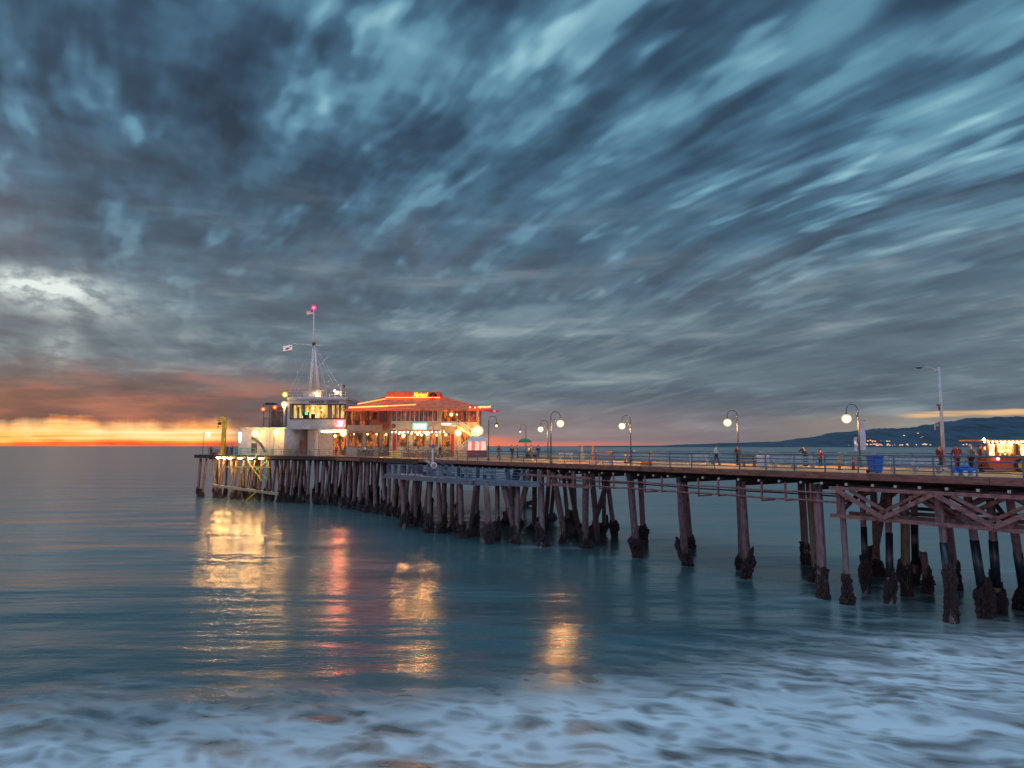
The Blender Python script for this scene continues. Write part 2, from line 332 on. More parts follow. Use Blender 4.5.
# ------------------------------------------------------------------ mesh helpers
class MB:
    def __init__(s): s.bm = bmesh.new()
    def box(s, c, d, rot=None, bev=0.0):
        g = bmesh.ops.create_cube(s.bm, size=1.0)
        vs = g['verts']
        mx = Matrix.Translation(Vector(c)) @ (rot.to_4x4() if rot else Matrix.Identity(4)) @ Matrix.Diagonal((d[0], d[1], d[2], 1))
        bmesh.ops.transform(s.bm, matrix=mx, verts=vs)
        if bev:
            es = list({e for v in vs for e in v.link_edges})
            bmesh.ops.bevel(s.bm, geom=es, offset=bev, segments=1, affect='EDGES')
        return s
    def bar(s, a, b, w, h=None, up=Vector((0, 0, 1))):
        """square-cut timber from a to b"""
        a, b = Vector(a), Vector(b); h = h or w
        d = b - a; L = d.length; d.normalize()
        if abs(d.dot(up)) > 0.98: up = Vector((0, 1, 0))
        sx = d.cross(up).normalized(); uz = sx.cross(d)
        rot = Matrix((d, sx, uz)).transposed()
        return s.box((a + b) / 2, (L, w, h), rot)
    def tube(s, pts, r, n=8, cap=True):
        pts = [Vector(p) for p in pts]; rs = r if isinstance(r, (list, tuple)) else [r] * len(pts)
        rings = []
        pv = None
        for i, p in enumerate(pts):
            d = (pts[min(i + 1, len(pts) - 1)] - pts[max(i - 1, 0)]).normalized()
            if pv is None:
                a = Vector((0, 0, 1)) if abs(d.z) < 0.9 else Vector((1, 0, 0))
                pv = d.cross(a).normalized()
            pv = (pv - d * pv.dot(d)).normalized(); q = d.cross(pv)
            rings.append([s.bm.verts.new(p + (pv * math.cos(2 * math.pi * k / n) + q * math.sin(2 * math.pi * k / n)) * rs[i]) for k in range(n)])
        for a, b in zip(rings, rings[1:]):
            for k in range(n): s.bm.faces.new((a[k], a[(k + 1) % n], b[(k + 1) % n], b[k]))
        if cap:
            s.bm.faces.new(rings[0][::-1]); s.bm.faces.new(rings[-1])
        return s
    def ball(s, c, r, sub=2, sc=(1, 1, 1)):
        g = bmesh.ops.create_icosphere(s.bm, subdivisions=sub, radius=1.0)
        bmesh.ops.transform(s.bm, matrix=Matrix.Translation(Vector(c)) @ Matrix.Diagonal((r * sc[0], r * sc[1], r * sc[2], 1)), verts=g['verts'])
        return s
    def lathe(s, c, prof, n=16):
        """prof: list of (radius, z)"""
        c = Vector(c); rings = []
        for r, z in prof:
            rings.append([s.bm.verts.new(c + Vector((r * math.cos(2 * math.pi * k / n), r * math.sin(2 * math.pi * k / n), z))) for k in range(n)])
        for a, b in zip(rings, rings[1:]):
            for k in range(n): s.bm.faces.new((a[k], a[(k + 1) % n], b[(k + 1) % n], b[k]))
        s.bm.faces.new(rings[0][::-1]); s.bm.faces.new(rings[-1])
        return s
    def poly(s, pts):
        s.bm.faces.new([s.bm.verts.new(Vector(p)) for p in pts]); return s
    def prism(s, pts, z0, z1):
        lo = [s.bm.verts.new((p[0], p[1], z0)) for p in pts]; hi = [s.bm.verts.new((p[0], p[1], z1)) for p in pts]
        n = len(pts)
        s.bm.faces.new(lo[::-1]); s.bm.faces.new(hi)
        for k in range(n): s.bm.faces.new((lo[k], lo[(k + 1) % n], hi[(k + 1) % n], hi[k]))
        return s
    def mesh(s, name, m, smooth=False):
        bmesh.ops.recalc_face_normals(s.bm, faces=s.bm.faces)
        me = bpy.data.meshes.new(name); s.bm.to_mesh(me); s.bm.free()
        me.materials.append(M[m] if isinstance(m, str) else m)
        if smooth:
            for p in me.polygons: p.use_smooth = True
        return me
    def build(s, name, m, parent=None, smooth=False, loc=None):
        o = bpy.data.objects.new(name, s.mesh(name, m, smooth)); COL.objects.link(o)
        if parent: o.parent = parent
        if loc is not None: o.location = loc
        return o
def tag(o, label=None, cat=None, group=None, kind=None):
    if label: o['label'] = label
    if cat: o['category'] = cat
    if group: o['group'] = group
    if kind: o['kind'] = kind
    return o
def thing(name, label, cat, loc=(0, 0, 0), rz=0.0, group=None):
    o = bpy.data.objects.new(name, None); COL.objects.link(o); o.empty_display_size = 0.2
    o.location = loc; o.rotation_euler = (0, 0, rz)
    return tag(o, label, cat, group)
def link(name, me, parent=None, loc=None):
    o = bpy.data.objects.new(name, me); COL.objects.link(o)
    if parent: o.parent = parent
    if loc is not None: o.location = loc
    return o
def dup(src, loc, rz=0.0, label=None, group=None, sc=1.0):
    def cp(o, par):
        c = o.copy(); COL.objects.link(c); c.parent = par
        for ch in list(o.children): cp(ch, c)
        return c
    kids = list(src.children)
    r = src.copy(); COL.objects.link(r)
    for k in kids: cp(k, r)
    r.location = loc; r.rotation_euler = (0, 0, rz); r.scale = (sc, sc, sc)
    if label: r['label'] = label
    if group: r['group'] = group
    return r
def text_mesh(name, body, size, m, parent, loc, rot=(R(90), 0, 0), extrude=0.02, shear=0.0, space=1.0, bold=0.0):
    cu = bpy.data.curves.new(name, 'FONT'); cu.body = body; cu.size = size; cu.extrude = extrude
    cu.align_x = 'CENTER'; cu.align_y = 'CENTER'; cu.shear = shear; cu.space_character = space; cu.offset = bold
    t = bpy.data.objects.new(name, cu); COL.objects.link(t)
    me = bpy.data.meshes.new_from_object(t.evaluated_get(bpy.context.evaluated_depsgraph_get()))
    bpy.data.objects.remove(t)
    me.name = name; me.materials.clear(); me.materials.append(M[m])
    o = link(name, me, parent, loc); o.rotation_euler = rot
    return o
# ------------------------------------------------------------------ sea
def swell(x, y):
    f = 1.0 / (1 + (y / 160.0) ** 2)
    ph = y + 0.22 * x + 2.2 * mnoise.noise(Vector((x * 0.03, y * 0.04, 3)))
    h = 0.022 * math.sin(ph * 2 * math.pi / 17.0 + 0.6) + 0.02 * math.sin((y - 0.35 * x) * 2 * math.pi / 9.3)
    near = max(0.0, min(1.0, (46 - y) / 24.0)); far = 1 - near
    h += 0.09 * mnoise.noise(Vector((x * 0.10, y * 0.2, 0)))
    h += near * (0.10 * mnoise.noise(Vector((x * 0.5, y * 0.6, 5))))
    return h * f
def make_sea():
    bm = bmesh.new()
    ys = [-60, -30, -10, 0, 6]
    y = 10.0
    while y < 26000:
        ys.append(y); y *= 1.0115 if y < 260 else 1.10
    ys.append(60000)
    nx = 150
    rows = []
    for y in ys:
        hw = 1.15 * max(y, 25) + 60
        rows.append([bm.verts.new((hw * (2 * k / nx - 1), y, swell(hw * (2 * k / nx - 1), y))) for k in range(nx + 1)])
    for a, b in zip(rows, rows[1:]):
        for k in range(nx): bm.faces.new((a[k], a[k + 1], b[k + 1], b[k]))
    me = bpy.data.meshes.new('sea'); bm.to_mesh(me); bm.free()
    for p in me.polygons: p.use_smooth = True
    m, nt, b = new_mat('sea_water')
    g = nt.nodes.new('ShaderNodeNewGeometry')
    x, y, z = sep(nt, X(nt, g.outputs['Position']))
    # ripples, smeared by the long swell; they calm down with distance
    n1 = tnoise(nt, vec(nt, x * 0.7, y * 1.5, 0.0), 0.9, 3.0, 0.55)
    n2 = tnoise(nt, vec(nt, x * 0.25, y * 1.0, 4.0), 0.35, 2.0, 0.5)
    n3 = tnoise(nt, vec(nt, x * 0.06, y * 0.6, 8.0), 0.13, 2.0, 0.5)
    # the wash: thin foam drawn out by the backwash, open pools of bare water between, denser to the right
    wx = tnoise(nt, vec(nt, x, y, 2.0), 0.30, 2.0) - 0.5
    wy = tnoise(nt, vec(nt, x, y, 12.0), 0.30, 2.0) - 0.5
    rgt = x.ss(0.0, 22.0)
    fx = x + wx * 3.0; fy = y + wy * 2.6 + x * 0.22
    vo = nt.nodes.new('ShaderNodeTexVoronoi'); vo.feature = 'SMOOTH_F1'; vo.inputs['Scale'].default_value = 1.0
    vo.inputs['Smoothness'].default_value = 0.6
    nt.links.new(vec(nt, fx * 0.44, fy * 0.85, 0.0).o, vo.inputs['Vector'])
    cell = X(nt, vo.outputs['Distance'])
    veil = tnoise(nt, vec(nt, fx * 0.20, fy * 1.0, 20.0), 0.9, 4.0, 0.6)
    soft = tnoise(nt, vec(nt, fx * 0.5, fy, 40.0), 0.28, 3.0, 0.55)
    pat = tnoise(nt, vec(nt, x * 0.5, y, 30.0), 0.09, 2.0)
    edge = (x.max(-8.0) * 0.40 + 27.0 + (veil - 0.5) * 6.0 + (pat - 0.5) * 9.0) - y
    zone = edge.ss(-6.0, 4.5)
    zone2 = edge.ss(-17.0, 1.0) * rgt
    lace = tnoise(nt, vec(nt, fx * 0.8, fy * 1.1, 60.0), 1.3, 3.0, 0.6)
    v2 = nt.nodes.new('ShaderNodeTexVoronoi'); v2.feature = 'SMOOTH_F1'; v2.inputs['Scale'].default_value = 1.0; v2.inputs['Smoothness'].default_value = 0.4
    nt.links.new(vec(nt, fx * 1.25, fy * 1.8, 3.0).o, v2.inputs['Vector'])
    web = X(nt, v2.outputs['Distance']).ss(0.10, 0.62)
    pools = (cell + (soft - 0.5) * 1.1 + (veil - 0.5) * 0.4 + (lace - 0.5) * 0.55).ss(0.0, 0.56)
    streaks = veil.ss(0.36, 0.66)
    foam = zone * (pools * 0.8 * (1.0 - rgt * 0.6) + streaks * rgt * 0.62 + 0.10) * (soft * 0.5 + web * 0.55 + 0.32)
    foam = foam.max(zone2 * streaks * (soft + 0.1) * 0.55).clamp()
    at = nt.nodes.new('ShaderNodeAttribute'); at.attribute_name = 'wash'
    foam = foam.max(X(nt, at.outputs['Fac']) * (veil * 0.9 + 0.1) * 0.75).clamp()
    body = mixc(nt, y.ss(70.0, 30.0), (0.062, 0.128, 0.134, 1), (0.040, 0.092, 0.098, 1))
    shallow = mixc(nt, zone, body, (0.10, 0.080, 0.066, 1))
    foamc = mixc(nt, tnoise(nt, vec(nt, fx * 0.3, fy, 0.0), 1.5, 3.0), (0.72, 0.75, 0.78, 1), (0.95, 0.94, 0.93, 1))
    col = mixc(nt, foam * 0.82, shallow, foamc)
    nt.links.new(col.o, b.inputs['Base Color'])
    rr = (foam * 0.40 + 0.22)
    nt.links.new(rr.o, b.inputs['Roughness'])
    b.inputs['IOR'].default_value = 1.34; b.inputs['Specular IOR Level'].default_value = 0.85
    hh = n1 * 0.065 + n2 * 0.28 + n3 * 0.75 + foam * 0.05
    bp = nt.nodes.new('ShaderNodeBump'); bp.inputs['Distance'].default_value = 1.0
    nt.links.new((y.ss(260.0, 30.0) * 0.62 + 0.045).o, bp.inputs['Strength'])
    nt.links.new(hh.o, bp.inputs['Height']); nt.links.new(bp.outputs[0], b.inputs['Normal'])
    me.materials.append(m)
    global SEA_ME; SEA_ME = me
    o = bpy.data.objects.new('sea', me); COL.objects.link(o); o['kind'] = 'structure'
make_sea()

# ------------------------------------------------------------------ far shore
SIL = [(560, 446), (660, 445.6), (700, 443.8), (745, 442.6), (780, 441.5), (812, 437), (838, 432.5), (868, 430.5), (900, 428), (926, 425), (952, 422.2), (975, 419), (1000, 417.6), (1024, 417.8), (1080, 414), (1150, 412), (1260, 408), (1400, 410)]
def sil(px):
    for (a, ya), (b, yb) in zip(SIL, SIL[1:]):
        if a <= px <= b: return ya + (yb - ya) * (px - a) / (b - a)
    return 446
def make_hills():
    bm = bmesh.new(); rows = []
    YS = [5600, 5700, 5950, 6250, 6600, 7000, 7600]
    PR = [-0.01, 0.04, 0.30, 0.62, 0.86, 1.0, 0.4]
    pxs = [580 + i * 2.5 for i in range(320)]
    for Y, pr in zip(YS, PR):
        row = []
        for px in pxs:
            top = max(0, WZ(sil(px), 7000, px))
            nz = mnoise.fractal(Vector((px * 0.035, Y * 0.0016, 0)), 1.0, 2.0, 5)
            h = top * pr * (1 + 0.30 * nz * (1 - abs(pr - .45))) + top * 0.030 * mnoise.noise(Vector((px * 0.24, Y * .01, 2))) * (pr > .5)
            row.append(bm.verts.new((WX(px, 7000) * (Y / 7000) ** 0.25, Y, h)))
        rows.append(row)
    for a, b in zip(rows, rows[1:]):
        for k in range(len(pxs) - 1): bm.faces.new((a[k], a[k + 1], b[k + 1], b[k]))
    me = bpy.data.meshes.new('hills'); bm.to_mesh(me); bm.free()
    for p in me.polygons: p.use_smooth = True
    me.materials.append(mat('hazy_hill_scrub', (0.032, 0.062, 0.090, 1), 0.95, 0.5, 0.006, bump=0.0, stretch=(1, .4, 2.5)))  # blue of distance haze put into the hill colour
    o = bpy.data.objects.new('hills', me); COL.objects.link(o); o['kind'] = 'structure'
make_hills()
def make_town():
    b = MB(); b.box((0, 0, 3.2), (15, 11, 6.4), bev=0.3)
    t = thing('house', 'small lit house on the dark far shore', 'house', group='lit houses on the far shore')
    b.build('wall', 'stucco', t)
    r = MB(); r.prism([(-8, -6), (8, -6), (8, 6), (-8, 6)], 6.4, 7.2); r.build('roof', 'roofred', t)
    l = MB(); l.box((0, -5.62, 3.2), (11, 0.2, 3.4)); l.build('window', glow('house_light', (1, 0.50, 0.22, 1), 2.6), t)
    rnd = random.Random(4)
    spots = [(866, 444.6), (872, 444.2), (880, 444.8), (887, 443.9), (894, 444.5), (901, 444.9), (906, 444.2), (915, 444.6), (929, 444.7), (941, 444.5), (962, 444.6), (965, 444.2), (968, 444.6), (874, 441.2), (880, 440.6), (884, 440.9), (917, 433.1), (920, 437.4), (922, 436.6), (903, 435.5), (848, 445), (857, 444.7), (906, 441.5)]
    spots += [(rnd.choice((rnd.uniform(858, 970), rnd.uniform(862, 900))), rnd.uniform(443.7, 445.3)) for k in range(30)] + [(rnd.uniform(866, 890), rnd.uniform(440.2, 442)) for k in range(8)]
    for i, (px, py) in enumerate(spots):
        Y = 5560 if py > 443 else 5900 + (443 - py) * 40
        p = W(px, py, Y)
        h = t if i == 0 else dup(t, p, 0, sc=rnd.uniform(.45, 1.2))
        h.location = (p.x, Y - 12, max(0.3, p.z - 4)); h.rotation_euler.z = rnd.uniform(-.25, .25)
make_town()
# ------------------------------------------------------------------ the pier
DZ = 7.75                                  # deck level
P0 = Vector((23.8, 37.0)); DV = Vector((-0.590, 0.807)).normalized(); NV = Vector((0.807, 0.590)).normalized()
def PT(t, p, z=0.0):
    q = P0 + DV * t + NV * p
    return Vector((q.x, q.y, z))
def tp(px, p, py=460):
    """t on the line at offset p that the photo shows at column px"""
    lo, hi = -40.0, 200.0
    for _ in range(60):
        mid = (lo + hi) / 2; q = PT(mid, p)
        if q.x / q.y > WX(px, 1.0, py): lo = mid
        else: hi = mid
    return lo
DANG = math.atan2(DV.y, DV.x)              # heading of the pier
PW = 14.0
FEET = []
CRUSTS = []
def crust_mesh(i):
    bm = bmesh.new(); bmesh.ops.create_icosphere(bm, subdivisions=5, radius=1.0)
    for v in bm.verts:
        n = v.co.normalized(); s = Vector((i * 7.1, i * 3.3, 0))
        d = 0.30 * mnoise.noise(n * 1.6 + s) + 0.42 * mnoise.noise(n * 3.4 + s) + 0.34 * mnoise.noise(Vector((n.x * 6, n.y * 6, n.z * 10)) + s) + 0.26 * abs(mnoise.noise(Vector((n.x * 9, n.y * 9, n.z * 17)) + s))
        q = (1 - abs(n.z) ** 2.6) ** 0.36 / max(1e-3, math.sqrt(1 - n.z * n.z)) if abs(n.z) < .999 else 0
        k = q * (1.0 + 0.16 * math.sin(n.z * 4.0 + i))
        v.co = Vector((n.x * k * (1 + d), n.y * k * (1 + d), n.z * (1 + d * .4)))
    me = bpy.data.meshes.new('mussel_crust'); bm.to_mesh(me); bm.free()
    me.materials.append(M['crust'])
    return me
CRUSTS = [crust_mesh(i) for i in range(7)]
rp = random.Random(21)
def pile(parent, top, bot, r=0.27, m='pile', crust=1.0, sleeve=False, name='pile', label=None):
    """bot is where the axis meets the water"""
    top, bot = Vector(top), Vector(bot)
    FEET.append(bot + parent.location); d = (bot - top).normalized(); end = bot + d * 2.5
    r *= .86
    b = MB(); n = 7
    pts = [top.lerp(end, k / n) for k in range(n + 1)]
    off = [Vector((rp.uniform(-.02, .02), rp.uniform(-.02, .02), 0)) for _ in pts]
    b.tube([p + o for p, o in zip(pts, off)], [r * (1.0 + 0.05 * k / n + rp.uniform(-.03, .03)) for k in range(n + 1)], 12)
    for q in b.bm.verts: q.co -= top
    o = b.build(name, m, parent, True, top)
    if label: o['label'] = label
    if sleeve:
        s = MB(); s.tube([(bot - d * 4.2) - top, (bot - d * 1.5) - top], r * 1.14, 12); s.build('pile_wrap', 'sleeve', o, True)
    if crust:
        h = rp.uniform(1.15, 1.5) * crust
        c = link('mussel_crust', rp.choice(CRUSTS), o, (bot - d * (h * 0.52)) - top)
        rr = (r * .9 + rp.uniform(0.09, 0.18)) * (0.85 + .15 * crust)
        c.scale = (rr * rp.uniform(.9, 1.15), rr * rp.uniform(.9, 1.15), h)
        c.rotation_euler = (math.atan2(d.y, -d.z) + rp.uniform(-.06, .06), -math.atan2(d.x, -d.z) + rp.uniform(-.06, .06), rp.uniform(0, 6.28))
    return o

pier = thing('pier', 'long timber walkway pier on mussel covered piles reaching out from the right', 'pier', PT(0, 0, 0))
def loc(v): return Vector(v) - pier.location
T0, T1 = -26.0, 60.0
rdir = Matrix.Rotation(DANG, 3, 'Z')
b = MB(); b.prism([PT(T0, .26).xy, PT(T1, .26).xy, PT(T1, PW - .26).xy, PT(T0, PW - .26).xy], DZ - .14, DZ)
for q in b.bm.verts: q.co -= pier.location
b.build('deck', 'plank', pier)
for p in (0.12, PW - 0.12):
    b = MB(); t = T0
    while t < T1:                              # stringers butt end to end, each a little off the last
        L = min(6.1, T1 - t); j = rp.uniform(-.04, .04)
        b.box(loc(PT(t + L / 2, p + j, DZ - .17)), (L - .02, .26, .42 + rp.uniform(-.02, .02)), rdir, .015)
        t += L
    b.build('edge_beam', 'beam', pier)
b = MB()
for p in (2.2, 5.4, 8.6, 11.8): b.box(loc(PT((T0 + T1) / 2, p, DZ - .36)), (T1 - T0, .3, .42), rdir)
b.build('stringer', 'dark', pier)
t = T0 + .4
while t < T1:                                 # joists with pale sawn ends under the edge beam
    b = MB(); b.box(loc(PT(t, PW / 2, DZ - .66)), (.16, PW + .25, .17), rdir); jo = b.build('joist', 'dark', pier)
    c = MB(); c.box(loc(PT(t, -.14, DZ - .66)), (.15, .035, .15), rdir); c.build('joist_end', 'bolt', jo)
    t += rp.uniform(1.25, 1.65)
# bents: front pile feet surveyed from the photo, second row about nine metres behind
def foot(px, py):
    Y = F * CAMZ / (py - HOR); return Vector((WX(px, Y, py), Y, 0))
def head(px, p, lean=0.0):
    return PT(tp(px, p, 480) + lean, p, DZ - .8)
front = [(748, 576, 741, 0.34), (685, 562, 681, .34), (691, 548, 687, .25), (637, 555, 631, .33), (822, 595, 817, .34), (828, 590, 812, .25)]
rp.seed(5)
pile(pier, loc(head(741, .45)), loc(foot(748, 575)), .33)
pile(pier, loc(head(739, 1.6)), loc(foot(741, 567)), .24, crust=.8)
pile(pier, loc(head(680, .45)), loc(foot(685, 562)), .33)
pile(pier, loc(head(684, 8.6)), loc(foot(691, 546)), .30)
pile(pier, loc(head(630, .45)), loc(foot(637, 555)), .33)
pile(pier, loc(head(640, 8.6)), loc(foot(644, 542)), .30)
pile(pier, loc(head(817, .45)), loc(foot(823, 594)), .34)
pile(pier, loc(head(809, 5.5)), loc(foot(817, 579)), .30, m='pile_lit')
pile(pier, loc(head(801, 10.2)), loc(foot(806, 561)), .32)
pile(pier, loc(head(841, .45)), loc(foot(848, 600)), .20, crust=.95)
pile(pier, loc(head(862, 4.0)), loc(foot(866, 590)), .20, sleeve=True)
pile(pier, loc(head(887, 8.0)), loc(foot(871, 572)), .26)
pile(pier, loc(head(873, 8.4)), loc(foot(878, 573)), .26)
pile(pier, loc(head(888, 4.0)), loc(foot(890, 599)), .22, sleeve=True)
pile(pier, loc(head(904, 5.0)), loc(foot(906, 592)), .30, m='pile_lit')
pile(pier, loc(head(913, 8.0)), loc(foot(916, 582)), .24, sleeve=True)
pile(pier, loc(head(937, .45)), loc(foot(953, 618)), .22, sleeve=True, crust=1.35)
pile(pier, loc(head(944, 8.5)), loc(foot(957, 586)), .22, crust=1.2)
pile(pier, loc(head(966, 2.5)), loc(foot(986, 613)), .24, sleeve=True, crust=1.2)
pile(pier, loc(head(989, 3.4)), loc(foot(998, 607)), .24, sleeve=True, crust=1.2)
pile(pier, loc(head(1008, 2.2)), loc(foot(1026, 605)), .24, sleeve=True, crust=1.2)
br = foot(929, 590)
pile(pier, loc(br + Vector((-.1, .2, 2.6))), loc(br), .24, crust=.9, label='broken pile stump ending well below the deck')
br = foot(924, 580)
pile(pier, loc(br + Vector((-.1, .2, 2.2))), loc(br), .10, crust=0, m='palepost', label='thin pale broken stake beside the stump')
# denser bents where the pier meets the platforms
for (hx, p, fx, fy, r) in [(586, .45, 585, 546, .34), (592, 1.0, 598, 541, .30), (610, 5.0, 591, 533, .30), (604, 9.0, 604, 532, .26), (606, 9.6, 615, 535, .28),
                           (568, 3.0, 580, 534, .30), (553, .6, 566, 541, .32), (563, 8.0, 569, 530, .25), (574, 10.5, 575, 524, .28), (541, .6, 542, 545, .34),
                           (550, 4.0, 545, 527, .28), (556, 8.0, 550, 521, .28), (535, 3.0, 534, 528, .3), (530, .6, 512, 541, .32), (524, 12.5, 525, 505, .28),
                           (516, 2.0, 505, 522, .3), (507, 1.0, 518, 538, .3), (520, 6.0, 508, 519, .26)]:
    pile(pier, loc(head(hx, p)), loc(foot(fx, fy)), r)
for k in range(1, 4):                          # bents beyond the right edge of the photo
    for p, ln in ((.5, .0), (3.2, .6), (6.5, -.5), (10, .5)):
        pile(pier, loc(PT(-6.5 * k, p, DZ - .8)), loc(PT(-6.5 * k + ln, p - ln * .6, 0)), .26, sleeve=(k % 2 == 0))
# bent caps
for px in (741, 681, 631, 586, 545, 817, 937):
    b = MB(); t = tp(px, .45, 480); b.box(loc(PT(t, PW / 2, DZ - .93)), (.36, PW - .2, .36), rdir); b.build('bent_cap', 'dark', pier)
for k in range(1, 4):
    b = MB(); b.box(loc(PT(-6.5 * k, PW / 2, DZ - .93)), (.36, PW - .2, .36), rdir); b.build('bent_cap', 'dark', pier)
# service pipes slung under the near edge
ta, tb = tp(838, .2, 490), tp(548, .2, 490)
for z, r in ((DZ - 1.28, .055), (DZ - 1.80, .065)):
    b = MB(); b.tube([loc(PT(ta + (tb - ta) * k / 12, .05, z + .03 * math.sin(k * 2.1))) for k in range(13)], r, 8); b.build('service_pipe', 'brace', pier, True)
b = MB(); b.tube([loc(PT(ta + (tb - ta) * k / 12, 1.6, DZ - 1.55 + .03 * math.sin(k))) for k in range(13)], .05, 8); b.build('service_pipe', 'dark', pier, True)
n = int((tb - ta) / 1.75)
for k in range(n + 1):
    t = ta + (tb - ta) * k / n
    b = MB(); lw = DZ - 1.95 - (.12 if k % 3 == 0 else 0)
    b.box(loc(PT(t, .16, (DZ - .72 + lw) / 2)), (.11, .10, DZ - .72 - lw), rdir); b.box(loc(PT(t, .9, lw + .05)), (.10, 1.5, .09), rdir)
    b.build('pipe_hanger', 'brace', pier)
# trussed span on the right
def TB(parent, t0, z0, t1, z1, p, w=.20, m='brace'):
    c = MB(); c.bar(loc(PT(t0, p, z0)), loc(PT(t1, p, z1)), w, w * 1.15); return c.build('brace', m, parent)
zt, zb = DZ - .92, 5.15
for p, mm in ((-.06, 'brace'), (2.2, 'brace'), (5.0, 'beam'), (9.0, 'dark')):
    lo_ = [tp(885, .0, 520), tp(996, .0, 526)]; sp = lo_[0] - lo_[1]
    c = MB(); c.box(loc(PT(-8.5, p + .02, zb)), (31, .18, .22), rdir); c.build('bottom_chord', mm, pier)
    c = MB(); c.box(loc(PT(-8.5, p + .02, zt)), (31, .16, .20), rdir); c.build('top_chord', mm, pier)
    for k in range(-1, 5):
        tn = lo_[0] - k * sp - (0 if p < 1 else (sp * .5 if p < 3 else sp * .25))
        if k >= 0: TB(pier, tn, zb + .1, tn + sp / 2 - .05, zt - .08, p - .16 if p < 1 else p + .16, m=mm)
        if k >= 0 and p < 3:                   # the doubled diagonals of the outer frame
            TB(pier, tn - .75, zb + .12, tn + sp / 2 - .8, zt - .1, p + .05, .15, m=mm)
            TB(pier, tn + .7, zb + .12, tn - sp / 2 + .8, zt - .1, p + .05, .15, m='beam')
        if k >= 0: TB(pier, tn, zb + .1, tn - sp / 2 + .05, zt - .08, p - .16 if p < 1 else p + .16, m=mm)
        if k >= 0 and p < 5:
            TB(pier, tn + sp / 2, zt - .1, tn + sp / 2, zb - .1, p + .14, .17, m=mm)
for i, (pa, pb) in enumerate(((841, 868), (880, 846), (868, 905), (905, 935), (952, 925), (990, 960), (1010, 985))):   # cross braces running back under the deck
    a_ = PT(tp(pa, 1.0, 500), 1.0, zt if i % 2 else zb + .15); b_ = PT(tp(pb, 7.5, 500), 7.5, zb + .3 if i % 2 else zt - .1)
    c = MB(); c.bar(loc(a_), loc(b_), .17, .19); c.build('brace', 'brace', pier)
# short walers in front of the piles by the lower platform
for z in (DZ - 1.15, DZ - 1.95):
    c = MB(); c.bar(loc(PT(tp(592, -.1, 480), -.12, z)), loc(PT(tp(519, -.1, 480), -.12, z)), .16, .2); c.build('waler', 'brace', pier)
for px in (541, 549, 574):
    c = MB(); t = tp(px, -.25, 480); c.box(loc(PT(t, -.27, DZ - 1.35)), (.18, .13, 1.5), rdir); c.build('waler_post', 'brace', pier)

# ------------------------------------------------------------------ platform at the pier head
EL = Vector((-59.6, 129.2)); EC = PT(89, 0).xy; EN = Vector((0.547, 0.837))
plat = thing('pier_platform', 'broad timber pier head carrying the buildings on a forest of crooked piles', 'pier', (EC.x, EC.y, 0))
def lo2(v): return Vector(v) - plat.location
EDGE = [tuple(PT(60.02, 0).xy), tuple(EC), tuple(EL), tuple(EL + EN * 34), tuple(PT(100, 46).xy), tuple(PT(66, 40).xy), tuple(PT(60.02, 16).xy)]
b = MB(); b.prism([(p[0] - EC.x, p[1] - EC.y) for p in EDGE], DZ - .16, DZ); b.build('deck', 'plank', plat)
b = MB()
def edge_run(b, a, c, z, w, h, dz=0):
    a, c = Vector((a[0], a[1], z)), Vector((c[0], c[1], z)); d = (c - a); L = d.length; d.normalize(); n = int(L / 6) + 1
    for k in range(n):
        b.bar(lo2(a + d * (L * k / n + .01)), lo2(a + d * (L * (k + 1) / n - .01)), w, h)
offn = Vector((-EN.x, -EN.y)) * .12; offp = Vector((-NV.x, -NV.y)) * .12
edge_run(b, PT(60.05, 0).xy + offp, EC + offp, DZ - .27, .24, .62); b.build('edge_beam', 'dark', plat)
b = MB(); edge_run(b, EC + offn, EL + offn, DZ - .27, .24, .62)
edge_run(b, EL + Vector((-.12, .0)), EL + EN * 34, DZ - .27, .24, .62); b.build('edge_beam', 'dark', plat)
b = MB(); edge_run(b, PT(77, -.32).xy, PT(86, -.32).xy, DZ - .33, .2, .4); b.build('rubbing_timber', 'beam', plat)
rp.seed(11)
ev = (EL - EC); eL = ev.length; ev.normalize()
cnt = 0
def ppile(base, ld, r, mm, row):
    lean = rp.choice((0, .3, 1.0, -1.0, 1.6, -1.6, .7)) * rp.uniform(.6, 1.1)
    hd = Vector((base.x, base.y, DZ - .7)); ft = Vector((base.x + ld.x * lean, base.y + ld.y * lean, 0))
    pile(plat, lo2(hd), lo2(ft), r, m=mm, crust=rp.uniform(.75, 1.15))
for row, (off, sp) in enumerate(((.5, 1.75), (3.8, 2.6), (8.0, 3.6), (14, 5.0))):
    s = .4
    while s < eL:
        q = EC + ev * s + EN * off
        lit = s > 14 and row < 3  # piles by the floodlights take the timber coloured as lit
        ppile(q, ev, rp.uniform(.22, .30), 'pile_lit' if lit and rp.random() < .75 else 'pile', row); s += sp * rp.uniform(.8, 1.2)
for row, (off, sp) in enumerate(((.5, 2.3), (4.5, 3.2), (9.5, 4.2))):
    t = 61.0
    while t < 88.5:
        ppile(PT(t, off).xy, DV, rp.uniform(.24, .32), 'pile', row); t += sp * rp.uniform(.8, 1.2)
s = 6.0
while s < eL:                                  # a dim back row fills the gaps
    q = EC + ev * s + EN * 21; ppile(q, ev, .3, 'pile', 5); s += 2.0 * rp.uniform(.8, 1.2)
for s in (3, 9, 15, 21, 27, 32.5):
    b = MB(); a = EC + ev * s; b.bar(lo2((a.x, a.y, DZ - .62)), lo2((a.x + EN.x * 20, a.y + EN.y * 20, DZ - .62)), .34, .36); b.build('bent_cap', 'dark', plat)
for t in (62, 68, 74, 80, 86):
    b = MB(); b.bar(lo2(PT(t, .1, DZ - .62)), lo2(PT(t, 14, DZ - .62)), .34, .36); b.build('bent_cap', 'dark', plat)
